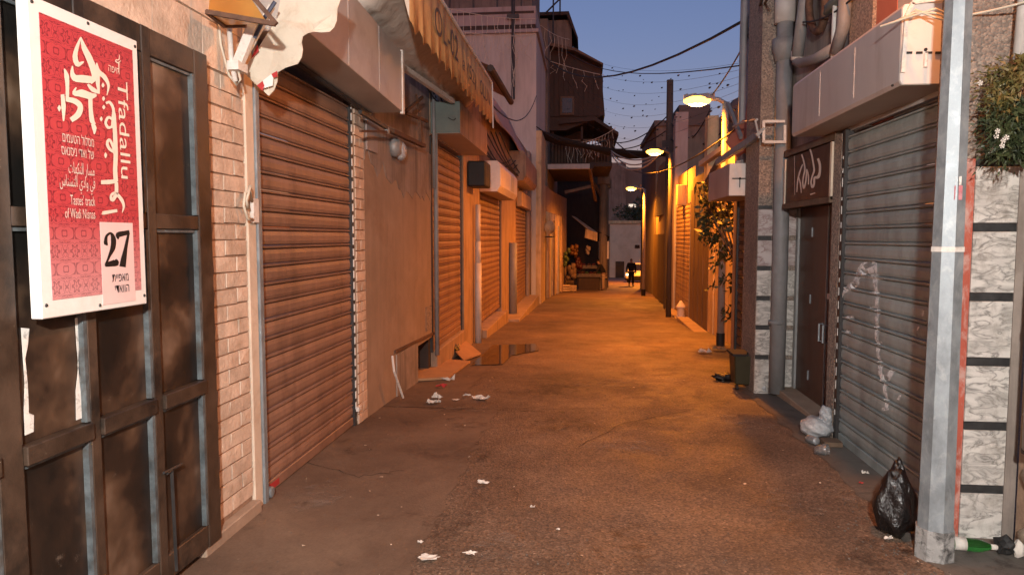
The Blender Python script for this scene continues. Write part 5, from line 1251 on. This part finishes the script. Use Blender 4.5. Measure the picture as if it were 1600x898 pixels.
for k, (x, y, h, lab) in enumerate(((-.85, 37.2, .55, 'low wooden crate stack left of the market stall'), (-1.0, 35.4, .35, 'pale wooden crate on the ground in front of the narrow shop doors'), (-.7, 35.9, .3, 'small pale crate on the ground nearest the alley, left of the stall'))):
    t = thing('wooden_crate', lab, 'crate', (x, y, gz(y)))
    for j in range(3): MB().box(x - .25, x + .25, y - .02 * j, y - .02 * j + .4, gz(y) + .02 + j * h / 3, gz(y) + (j + .8) * h / 3).build('slat', 'wood_mid' if k == 0 else 'plaster_yellow', t)
tag(MB().box(.72, 1.28, 38.6, 38.64, .40, 1.36).build('board_sign', 'box_white', None, loc=(1, 38.6, .4)), 'blank white board hanging above the stall beside the column', 'board')

# goods hung out along the far left shop doors
rg = random.Random(31)
for k, (px, py, Y, w_, h_, mt, lab) in enumerate(((886, 402, 33.5, .30, .9, 'fruit_green', 'dark green goods hanging left of the market stall'), (897, 392, 35.0, .34, .5, 'fruit_orange', 'bundle of orange goods hanging above the pale crates'),
        (919, 391, 38.4, .26, .45, 'cloth_pale', 'pale bundle hanging over the stall counter'), (893, 425, 35.6, .5, .7, 'wood_mid', 'brown sacks stacked beside the pale crates'), (904, 412, 37.0, .4, .5, 'fruit_red', 'dark red goods piled at the left end of the stall'))):
    m_ = MB(); c = at(px, py, Y=Y)
    for j in range(9): m_.blob(c + Vector((rg.uniform(-.35, .35) * w_, rg.uniform(-.1, .1), (j / 8 - .5) * h_ * .8)), w_ * rg.uniform(.26, .38), j + 50 * k, 2, .2, (1, 1, rg.uniform(.8, 1.5)))
    tag(m_.build('goods_bundle', mt, None, smooth=True, loc=c), lab, 'goods')
# people
def person(loc, h, yaw, joints, label, top, legs, parts=True):
    x, y, z = loc; t = thing('person', label, 'person', loc)
    c, s = math.cos(yaw), math.sin(yaw)
    def W(p): return Vector((p[0] * c - p[1] * s, p[0] * s + p[1] * c, p[2])) * h
    J = joints
    def skinned(name, chain, mat, sub=2):
        names = []; ed = []
        for a, b in chain:
            for q in (a, b):
                if q not in names: names.append(q)
            ed.append((names.index(a), names.index(b)))
        me = bpy.data.meshes.new(name); me.from_pydata([W(J[n][0]) for n in names], ed, [])
        me.materials.append(M[mat]); o = bpy.data.objects.new(name, me); COL.objects.link(o); o.parent = t; LOC[o.name] = Vector(loc)
        md = o.modifiers.new('skin', 'SKIN'); sv = me.skin_vertices[0].data
        for k, n in enumerate(names): r = J[n][1] * h; sv[k].radius = (r * J[n][2] if len(J[n]) > 2 else r, r); sv[k].use_root = (k == 0)
        md.use_smooth_shade = True; o.modifiers.new('sub', 'SUBSURF').levels = sub; o.modifiers['sub'].render_levels = sub
        return o
    skinned('body', [('pelvis', 'waist'), ('waist', 'chest'), ('chest', 'neck'), ('neck', 'head'), ('head', 'crown'), ('chest', 'shL'), ('shL', 'elL'), ('elL', 'haL'), ('haL', 'fiL'), ('chest', 'shR'), ('shR', 'elR'), ('elR', 'haR'), ('haR', 'fiR'),
                     ('pelvis', 'hipL'), ('hipL', 'knL'), ('knL', 'anL'), ('anL', 'toL'), ('pelvis', 'hipR'), ('hipR', 'knR'), ('knR', 'anR'), ('anR', 'toR')], 'skin')
    def grow(names, k):
        for n in names: J[n] = (J[n][0], J[n][1] * k) + tuple(J[n][2:])
    grow(['pelvis', 'waist', 'chest', 'shL', 'shR', 'elL', 'elR', 'haL', 'haR'], 1.32)
    skinned('jacket', [('pelvis', 'waist'), ('waist', 'chest'), ('chest', 'collar'), ('chest', 'shL'), ('shL', 'elL'), ('elL', 'haL'), ('chest', 'shR'), ('shR', 'elR'), ('elR', 'haR')], top)
    grow(['hipL', 'hipR', 'knL', 'knR', 'anL', 'anR'], 1.22); grow(['pelvis'], .95)
    skinned('trousers', [('pelvis', 'hipL'), ('hipL', 'knL'), ('knL', 'anL'), ('pelvis', 'hipR'), ('hipR', 'knR'), ('knR', 'anR')], legs)
    hd = W(J['crown'][0]); LO = Vector(loc)
    MB().blob(LO + hd + Vector((0, .012 * h * c, -.008 * h)), 1, 3, 2, .03, (.046 * h, .052 * h, .042 * h)).build('hair', 'hair', t, smooth=True)
    for sgn, nm in ((1, 'L'), (-1, 'R')):
        a = LO + W(J['an' + nm][0]); b = LO + W(J['to' + nm][0])
        MB().blob((a + b) / 2 - Vector((0, 0, .012 * h)), 1, 5, 2, .02, (.03 * h, .07 * h, .026 * h)).build('shoe', 'black', t, smooth=True)
    return t
def stand(step=.0, lean=0.0, reach=0.0):
    return {'pelvis': ((0, 0, .53), .075, 1.25), 'waist': ((0, -.02 * lean, .62), .068, 1.25), 'chest': ((0, -.12 * lean, .74), .078, 1.35), 'collar': ((0, -.16 * lean, .83), .045), 'neck': ((0, -.17 * lean, .85), .032), 'head': ((0, -.20 * lean - .008, .905), .046), 'crown': ((0, -.22 * lean, .955), .048),
            'shL': ((.115, -.13 * lean, .80), .042), 'elL': ((.155, -.10 * lean - .02 - reach * .12, .63), .030), 'haL': ((.15, -.06 - reach * .25, .50 + reach * .08), .021), 'fiL': ((.145, -.08 - reach * .27, .44 + reach * .08), .016),
            'shR': ((-.115, -.13 * lean, .80), .042), 'elR': ((-.155, -.08 * lean + .02 - reach * .12, .63), .030), 'haR': ((-.16, -.02 - reach * .25, .50 + reach * .08), .021), 'fiR': ((-.155, -.04 - reach * .27, .44 + reach * .08), .016),
            'hipL': ((.05, 0, .49), .058), 'knL': ((.055, -.06 * step - .01, .27), .040), 'anL': ((.055, -.10 * step, .045), .026), 'toL': ((.06, -.10 * step - .085, .018), .020),
            'hipR': ((-.05, 0, .49), .058), 'knR': ((-.055, .03 * step - .01, .27), .040), 'anR': ((-.055, .14 * step, .05), .026), 'toR': ((-.06, .14 * step - .085, .02), .020)}
q = gp3(986, 447, 0)
person((q.x, q.y, gz(q.y)), 1.78, .1, stand(.7), 'person in a dark jacket walking in the middle of the far alley', 'cloth_dark', 'cloth_dark')
q = gp3(947, 451, 0)
person((.98, 37.9, gz(37.9)), 1.66, -1.6, stand(.1, .9, .8), 'person in a dark top and pale trousers leaning over the stall', 'cloth_dark', 'cloth_pale')

# parked car
def car(loc, yaw, label):
    x0, y0, z0 = loc; t = thing('parked_car', label, 'car', loc); c, s = math.cos(yaw), math.sin(yaw)
    def W(p): return Vector((x0 + p[0] * c - p[1] * s, y0 + p[0] * s + p[1] * c, z0 + p[2]))
    side = [(-2.05, .32), (-2.08, .62), (-1.95, .80), (-1.05, .95), (1.55, .98), (1.98, .90), (2.05, .55), (2.0, .32)]
    cab = [(-1.05, .95), (-.35, 1.42), (.9, 1.46), (1.55, .98)]
    def extr(pts, w0, w1=None):
        w1 = w1 or [w0] * len(pts); n = len(pts)
        vs = [W((-w1[k], p[0], p[1])) for k, p in enumerate(pts)] + [W((w1[k], p[0], p[1])) for k, p in enumerate(pts)]
        return vs, [tuple(range(n)), tuple(range(2 * n - 1, n - 1, -1))] + [(k, (k + 1) % n, n + (k + 1) % n, n + k) for k in range(n)]
    MB().add(*extr(side, .86, [.80, .84, .84, .84, .84, .82, .84, .80])).build('body', 'car_white', t, bevel=.03, smooth=False)
    MB().add(*extr(cab, .8, [.80, .62, .62, .80])).build('cabin', 'glass_dark', t, bevel=.01)
    MB().add([W((sx * .60, yy, zz)) for sx in (-1, 1) for yy, zz in ((-.38, 1.43), (.95, 1.47), (.95, 1.50), (-.38, 1.47))], [(0, 1, 2, 3), (4, 7, 6, 5), (0, 4, 5, 1), (2, 6, 7, 3), (1, 5, 6, 2), (0, 3, 7, 4)]).build('roof', 'car_white', t)
    for sx in (-1, 1):
        MB().bar(W((sx * .78, -1.03, .97)), W((sx * .61, -.37, 1.44)), .05, .05).build('pillar', 'car_white', t)
        MB().blob(W((sx * .62, -2.04, .68)), 1, 1, 2, 0, (.17, .09, .075)).build('headlight', 'head_lit' if sx < 0 else 'glass_dark', t, label='lit headlight' if sx < 0 else None)
        MB().blob(W((sx * .92, -.75, .98)), 1, 1, 2, 0, (.09, .07, .06)).build('mirror', 'car_white', t)
        for yy in (-1.3, 1.3):
            ax = W((1, 0, 0)) - W((0, 0, 0))
            wh = MB().lathe(W((sx * .72, yy, .31)), [(.2, -.09), (.31, -.08), (.31, .08), (.2, .09)], 18, ax).build('wheel', 'black', t)
            MB().lathe(W((sx * .80, yy, .31)), [(.19, -.03), (.19, .03)], 14, ax).build('rim', 'galv', wh)
    MB().add([W((-.5, -2.09, .42)), W((.5, -2.09, .42)), W((.5, -2.10, .58)), W((-.5, -2.10, .58))], [(0, 1, 2, 3)]).build('grille', 'black', t, fix=False, solid=.02)
    MB().add([W((-.84, -2.07, .25)), W((.84, -2.07, .25)), W((.84, -2.11, .40)), W((-.84, -2.11, .40))], [(0, 1, 2, 3)]).build('bumper', 'black', t, fix=False, solid=.05)
q = gp3(1000, 439, 0)
car((4.35, 56.5, gz(56.5)), -.22, 'white car parked facing the camera with one headlight lit at the far end')

# ------------------------------------------------------------------ festoon lights
def drops(name, a, b, n, lo, hi, sagd, label, seed, r=.012, mat='wire_pale'):
    rg = random.Random(seed); pts = sag(a, b, sagd, n); t = thing('icicle_lights', label, 'string lights', tuple(pts[0]))
    MB().tube(pts, r, 5).build('wire', 'wire_pale', t)
    m = MB(); bl_ = MB()
    for p in pts[1:-1]:
        L_ = rg.uniform(lo, hi); q = [p + Vector((rg.uniform(-.05, .05) * k, rg.uniform(-.04, .04), -L_ * k / 4)) for k in range(5)]
        m.tube(q, r * .7, 4)
        for w_ in q[1:]: bl_.blob(w_, r * 1.6, 1, 1, 0)
    m.build('drop_wire', mat, t, kind='stuff'); bl_.build('bulb', mat, t, kind='stuff')
drops('i', at(695, 12, Y=21), at(838, 30, Y=23.8), 16, .5, 3.2, .1, 'unlit icicle lights hanging in front of the pink house wall', 1)
drops('i', at(700, 46, Y=21), at(838, 55, Y=23.8), 11, .3, 1.6, .1, 'unlit icicle lights hung along the ledge of the pink house', 4)
drops('i', at(845, 40, Y=28.5), at(890, 62, Y=31), 7, .6, 1.5, .1, 'unlit icicle lights hanging from the gable above the timber house', 2)
drops('i', at(848, 92, Y=30.5), at(944, 118, Y=30.6), 6, .3, 1.0, .05, 'unlit icicle lights dangling from the eaves of the timber house', 3)
drops('i', at(880, 222, Y=31), at(962, 200, Y=31), 16, .5, 1.3, .25, 'unlit icicle lights draped along the timber balcony railing', 6)
fz = thing('fairy_lights', 'net of tiny unlit fairy lights strung thinly across the dusk sky', 'string lights', (1, 22, 7))
wz, bz = MB(), MB(); rg = random.Random(9)
for k in range(7):
    a = at(885, 70 + 14 * k, Y=29); b = at(1178, 95 + 9 * k, Y=11); pts = sag(a, b, .5 + .1 * k, 26); wz.tube(pts, .003, 3)
    for p in pts[1:-1]:
        if rg.random() < .75: bz.blob(p + Vector((rg.uniform(-.1, .1), rg.uniform(-.2, .2), rg.uniform(-.35, .1))), rg.uniform(.012, .03), 1, 1, .2)
wz.build('wire', 'wire', fz); bz.build('bulb', 'wire', fz, kind='stuff')

# ------------------------------------------------------------------ small things on the ground
def litter(px, py, s, label, seed, mat='paper', name='paper_scrap', tall=.35, cat='litter'):
    q = gp3(px, py, .012); rg = random.Random(seed); g = []; s *= .72
    for i in range(5):
        g.append([q + Vector(((i - 2) / 2 * s * (1 + rg.uniform(-.3, .3)) * (1 - .25 * abs(j - 2) / 2), (j - 2) / 2 * s * .55 * (1 + rg.uniform(-.4, .4)) * (1 - .3 * abs(i - 2) / 2), abs(rg.gauss(0, 1)) * s * tall)) for j in range(5)])
    return tag(MB().sheet(g).build(name, mat, None, fix=False, solid=.002, loc=q), label, cat)
litter(678, 631, .10, 'largest crumpled white paper on the pavement edge', 1)
litter(683, 623, .07, 'white paper scrap just behind the largest crumpled one', 2)
litter(712, 626, .05, 'small flat paper scrap right of the largest crumpled one', 3, tall=.1)
litter(730, 620, .055, 'small folded paper scrap standing on the asphalt joint', 4)
litter(752, 624, .13, 'long torn paper strip on the asphalt, right of the other scraps', 5, tall=.15)
litter(755, 757, .055, 'bright white paper scrap alone in the middle of the near asphalt', 6)
litter(668, 874, .075, 'broken pale paper patch nearest the camera', 7, tall=.1)
litter(735, 868, .045, 'pale paper scrap right of the patch nearest the camera', 8, tall=.2)
litter(700, 596, .10, 'white scrap at the front edge of the ramp board', 9)
litter(690, 606, .08, 'pinkish wrapper below the ramp board', 10, 'canvas_red')
litter(657, 850, .025, 'tiny white crumb above the pale paper patch', 12)
litter(1100, 552, .14, 'white scrap by the foot of the brightest lamp post', 13)
litter(1125, 548, .16, 'crumpled orange lit bag at the foot of the brightest lamp post', 14, 'cardboard', 'bag')
litter(1352, 742, .03, 'small pale scrap below the grey shutter', 15)
litter(1345, 757, .02, 'small red scrap below the grey shutter', 16, 'canvas_red')
litter(1388, 845, .03, 'pale scrap left of the black bin bag', 17)
litter(832, 795, .02, 'tiny pale crumb on the right of the near asphalt', 18); litter(872, 830, .018, 'tiny pale crumb on the near asphalt', 19)
rg = random.Random(21); gr = MB()
for _ in range(500):
    x = rg.uniform(-1.7, 1.75); y = rg.choice((rg.uniform(2.8, 6), rg.uniform(3, 9))); gr.blob((x, y, gz(y) + .003), rg.choice((.0025, .003, .004, .006)), rg.randint(0, 99), 1, .3, (1, 1, .6))
for _ in range(160):
    x = rg.gauss(1.62, .12); y = rg.uniform(3.1, 4.3); gr.blob((x, y, .004), rg.choice((.003, .004, .006)), rg.randint(0, 99), 1, .3, (1, 1, .6))
gr.build('gravel_crumbs', 'drain', None, kind='stuff')
sm_, N_, L_, B0 = _nt('dark_stain'); B0.inputs['Base Color'].default_value = (.035, .026, .02, 1); B0.inputs['Roughness'].default_value = .6
L_.new(_ramp(N_, L_, _noise(N_, L_, _pos(N_, L_), 9, 7, .75), [(.50, 0.0), (.70, .6)]), B0.inputs['Alpha'])
def stain(px, py, rx, ry, seed):
    q = gp3(px, py, .0125); g_ = random.Random(seed)
    pts = [Vector((q.x + rx * math.cos(t) * g_.uniform(.7, 1.2), q.y + ry * math.sin(t) * g_.uniform(.7, 1.2), 0)) for t in [k * .449 for k in range(14)]]
    MB().add([Vector((p.x, p.y, gz(p.y) + .0125)) for p in pts], [tuple(range(14))]).build('stain', sm_, None, kind='structure', fix=False)
for k, (px, py, rx, ry) in enumerate(((555, 704, .12, .12), (470, 790, .06, .05), (745, 708, .15, .25), (990, 850, .12, .3), (560, 655, .2, .2), (880, 665, .3, .3), (690, 640, .22, .12), (1390, 865, .25, .2), (1500, 880, .35, .2), (730, 660, .2, .3), (700, 820, .15, .2), (850, 610, .5, .4))): stain(px, py, rx, ry, k)
ck_ = surf('crack_dirt', (.022, .017, .014), .2, 20, .9, bump=0)
def crack(pts, seed):
    g_ = random.Random(seed); P_ = [Vector((gp3(*p).x, gp3(*p).y, 0)) for p in pts]; L = []
    for k in range(len(P_) - 1):
        for t in range(9):
            q = P_[k].lerp(P_[k + 1], t / 9) + Vector((g_.gauss(0, .012), g_.gauss(0, .012), 0)); L.append(q)
    vs = []
    for k, q in enumerate(L):
        d_ = (L[min(k + 1, len(L) - 1)] - L[max(k - 1, 0)]).normalized(); n_ = Vector((-d_.y, d_.x, 0)) * g_.uniform(.0012, .004)
        for sg_ in (1, -1): r_ = q + n_ * sg_; vs.append(Vector((r_.x, r_.y, gz(r_.y) + .0065)))
    MB().add(vs, [(2 * k, 2 * k + 1, 2 * k + 3, 2 * k + 2) for k in range(len(L) - 1)]).build('crack', ck_, None, kind='structure', fix=False)
for k, pp_ in enumerate((((470, 720), (560, 745), (640, 735)), ((900, 700), (980, 660), (1090, 640)), ((840, 640), (960, 637), (1120, 641)), ((640, 637), (760, 640), (850, 637)))): crack(pp_, k)
ps_, N_, L_, B0 = _nt('pale_scuff'); B0.inputs['Base Color'].default_value = (.27, .22, .18, 1); B0.inputs['Roughness'].default_value = .9
L_.new(_ramp(N_, L_, _noise(N_, L_, _pos(N_, L_, (.6, 1.6, 1)), 7, 9, .8), [(.48, 0.0), (.66, .6)]), B0.inputs['Alpha'])
dk_ = sm_; sm_ = ps_
for k, (px, py, rx, ry) in enumerate(((1110, 656, .36, .22), (960, 601, .5, .35), (1180, 665, .2, .2), (730, 640, .25, .12), (1330, 770, .16, .3), (500, 775, .2, .25), (780, 855, .12, .2), (985, 700, .35, .2), (1240, 790, .15, .3))): stain(px, py, rx, ry, 40 + k)
sm_ = dk_
MB().sheet([[Vector((-.82 + k * .1, 6.36 + .02 * math.sin(k * 1.7), gz(6.36) + .004)) , Vector((-.82 + k * .1, 6.40 + .025 * math.sin(k * 2.3), gz(6.4) + .004))] for k in range(26)]).build('tar_joint', sm_, None, kind='structure', fix=False)
lb = MB(); rg = random.Random(77)
for _ in range(46):
    x = rg.choice((rg.uniform(-1.6, 1.7), rg.gauss(-1.2, .3), rg.gauss(1.6, .15))); y = rg.uniform(2.9, 8.5); a_ = rg.uniform(0, 6.28); r_ = rg.uniform(.006, .016)
    lb.add([Vector((x + r_ * math.cos(a_ + k * 1.57) * rg.uniform(.5, 1.2), y + r_ * math.sin(a_ + k * 1.57) * rg.uniform(.5, 1.2), gz(y) + .009 + rg.uniform(0, .006))) for k in range(4)], [(0, 1, 2, 3)])
lb.build('litter_bits', 'cream', None, kind='stuff', fix=False)
# black bin bag
q = gp3(1412, 842, 0)
bm_ = MB().blob((1.665, 3.86, .175), 1, 8, 4, .10, (.105, .10, .19)).blob((1.70, 3.88, .30), 1, 3, 3, .12, (.055, .055, .10))
for v in bm_.v:
    k_ = 1.10 - .85 * max(0, v.z - .10) / .4
    v.x = 1.675 + (v.x - 1.675) * k_; v.y = 3.87 + (v.y - 3.87) * k_; v.z = max(v.z, .006) * 1.04
tag(bm_.build('bin_bag', 'bag', None, smooth=True, loc=(1.665, 3.86, 0)), 'black bin bag slumped against the galvanised lamp post', 'bag')
# bottle
bo = thing('bottle', 'green glass bottle with white labels lying behind the galvanised lamp post', 'bottle', (1.98, 3.72, .03))
p0 = Vector((1.86, 3.70, .036)); d0 = Vector((1, -.18, 0)).normalized()
MB().lathe(p0, [(.0, 0), (.032, .0), (.033, .02), (.033, .14), (.026, .165), (.014, .195), (.013, .235), (.015, .24), (.013, .25)], 16, d0).build('glass', 'glass_green', bo, smooth=True)
MB().lathe(p0 + d0 * .03, [(.0336, 0), (.0336, .055)], 16, d0).build('label', 'paper', bo, smooth=True); MB().lathe(p0 + d0 * .196, [(.0146, 0), (.0142, .03)], 12, d0).build('label', 'paper', bo, smooth=True)
cr = thing('crushed_packet', 'crushed black and white packet against the foot of the marble pillar', 'packet', (2.12, 3.66, 0))
MB().blob((2.12, 3.66, .05), .05, 6, 2, .25, (1, .8, 1)).build('packet', 'black', cr); MB().blob((2.16, 3.63, .045), .035, 9, 2, .3, (.7, 1, 1.2)).build('wrapper', 'paper', cr)
# white bag, cup, can by the door
wb = MB().blob((1.88, 5.78, .07), 1, 12, 4, .07, (.13, .13, .085)).blob((1.93, 5.75, .16), 1, 14, 4, .10, (.05, .06, .09))
tag(wb.build('plastic_bag', 'clear_bag', None, smooth=True, loc=(1.9, 5.78, 0)), 'crumpled white plastic bag at the corner of the grey shutter', 'bag')
tag(MB().lathe((1.745, 5.26, .035), [(.033, -.045), (.042, .045), (.040, .046), (.031, -.04)], 14, (.75, -.5, .25)).build('cup', 'cup', None, smooth=True, loc=(1.74, 5.26, 0)), 'clear plastic cup lying in front of the white plastic bag', 'cup')
tag(MB().lathe((1.76, 5.52, .034), [(.0, -.06), (.028, -.06), (.031, -.05), (.031, .05), (.026, .06), (0, .058)], 14, (.2, -.9, .1)).build('can', 'galv', None, smooth=True, loc=(1.76, 5.52, 0)), 'small drinks can lying between the plastic bag and the cup', 'can')
tag(MB().box(1.82, 1.95, 5.42, 5.55, .01, .045).build('cardboard_scrap', 'wood_mid', None, loc=(1.9, 5.5, 0)), 'brown card scrap below the white plastic bag', 'litter')
bn = thing('plastic_tub', 'olive green plastic tub with torn lid beside the tiled pillar', 'tub', (1.73, 7.85, gz(7.85)))
zb = gz(7.85)
MB().add([(1.64, 7.75, zb + .06), (1.84, 7.75, zb + .06), (1.84, 8.0, zb + .06), (1.64, 8.0, zb + .06), (1.62, 7.72, zb + .38), (1.86, 7.72, zb + .38), (1.86, 8.03, zb + .38), (1.62, 8.03, zb + .38)],
         [(0, 1, 2, 3), (0, 4, 5, 1), (1, 5, 6, 2), (2, 6, 7, 3), (3, 7, 4, 0)]).build('tub', 'bin_green', bn, bevel=.012)
MB().prism([(1.60, 7.70, zb + .382), (1.74, 7.70, zb + .382), (1.78, 7.85, zb + .382), (1.88, 7.86, zb + .382), (1.88, 8.05, zb + .382), (1.60, 8.05, zb + .382)], (0, 0, .025)).build('lid', 'net', bn)
for x in (1.66, 1.82): MB().lathe((x, 7.76, zb + .03), [(.03, -.015), (.03, .015)], 10, (1, 0, 0)).build('wheel', 'black', bn)
tag(MB().blob((1.90, 7.62, .0), 1, 4, 3, .2, (.09, .07, .10)).build('plastic_bag', 'clear_bag', None, loc=(1.9, 7.62, -.1)), 'small white plastic bag between the olive tub and the grey pipe', 'bag')
for k, (x, y, s) in enumerate(((1.62, 8.35, .16),)):
    tag(MB().blob((x, y, gz(y) + s * .3), s * .6, 30 + k, 3, .2, (1.2, 1, .5)).build('bin_bag', 'bag', None, loc=(x, y, gz(y)), smooth=True), 'low dark bag on the ground just left of the olive tub', 'bag')
hy = thing('bollard', 'small white pointed bollard at the foot of the dark lamp post', 'bollard', (2.42, 18.0, gz(18)))
MB().lathe((2.42, 18.0, gz(18)), [(.11, 0), (.11, .08), (.09, .10), (.09, .26), (.12, .28), (.12, .31), (.05, .42), (.02, .46)], 12).build('post', 'box_white', hy)
tag(MB().box(2.22, 2.5, 12.9, 17.2, gz(15) - .25, gz(15) + .02).build('kerb_step', 'step', None, bevel=.01, loc=(2.36, 15, gz(15))), 'pale concrete step along the planked shop front', 'step')
tag(MB().box(2.30, 2.6, 17.6, 20.4, gz(19) - .25, gz(19) + .06).build('kerb_step', 'step', None, bevel=.01, loc=(2.4, 19, gz(19))), 'pale concrete step under the louvred shutter', 'step')
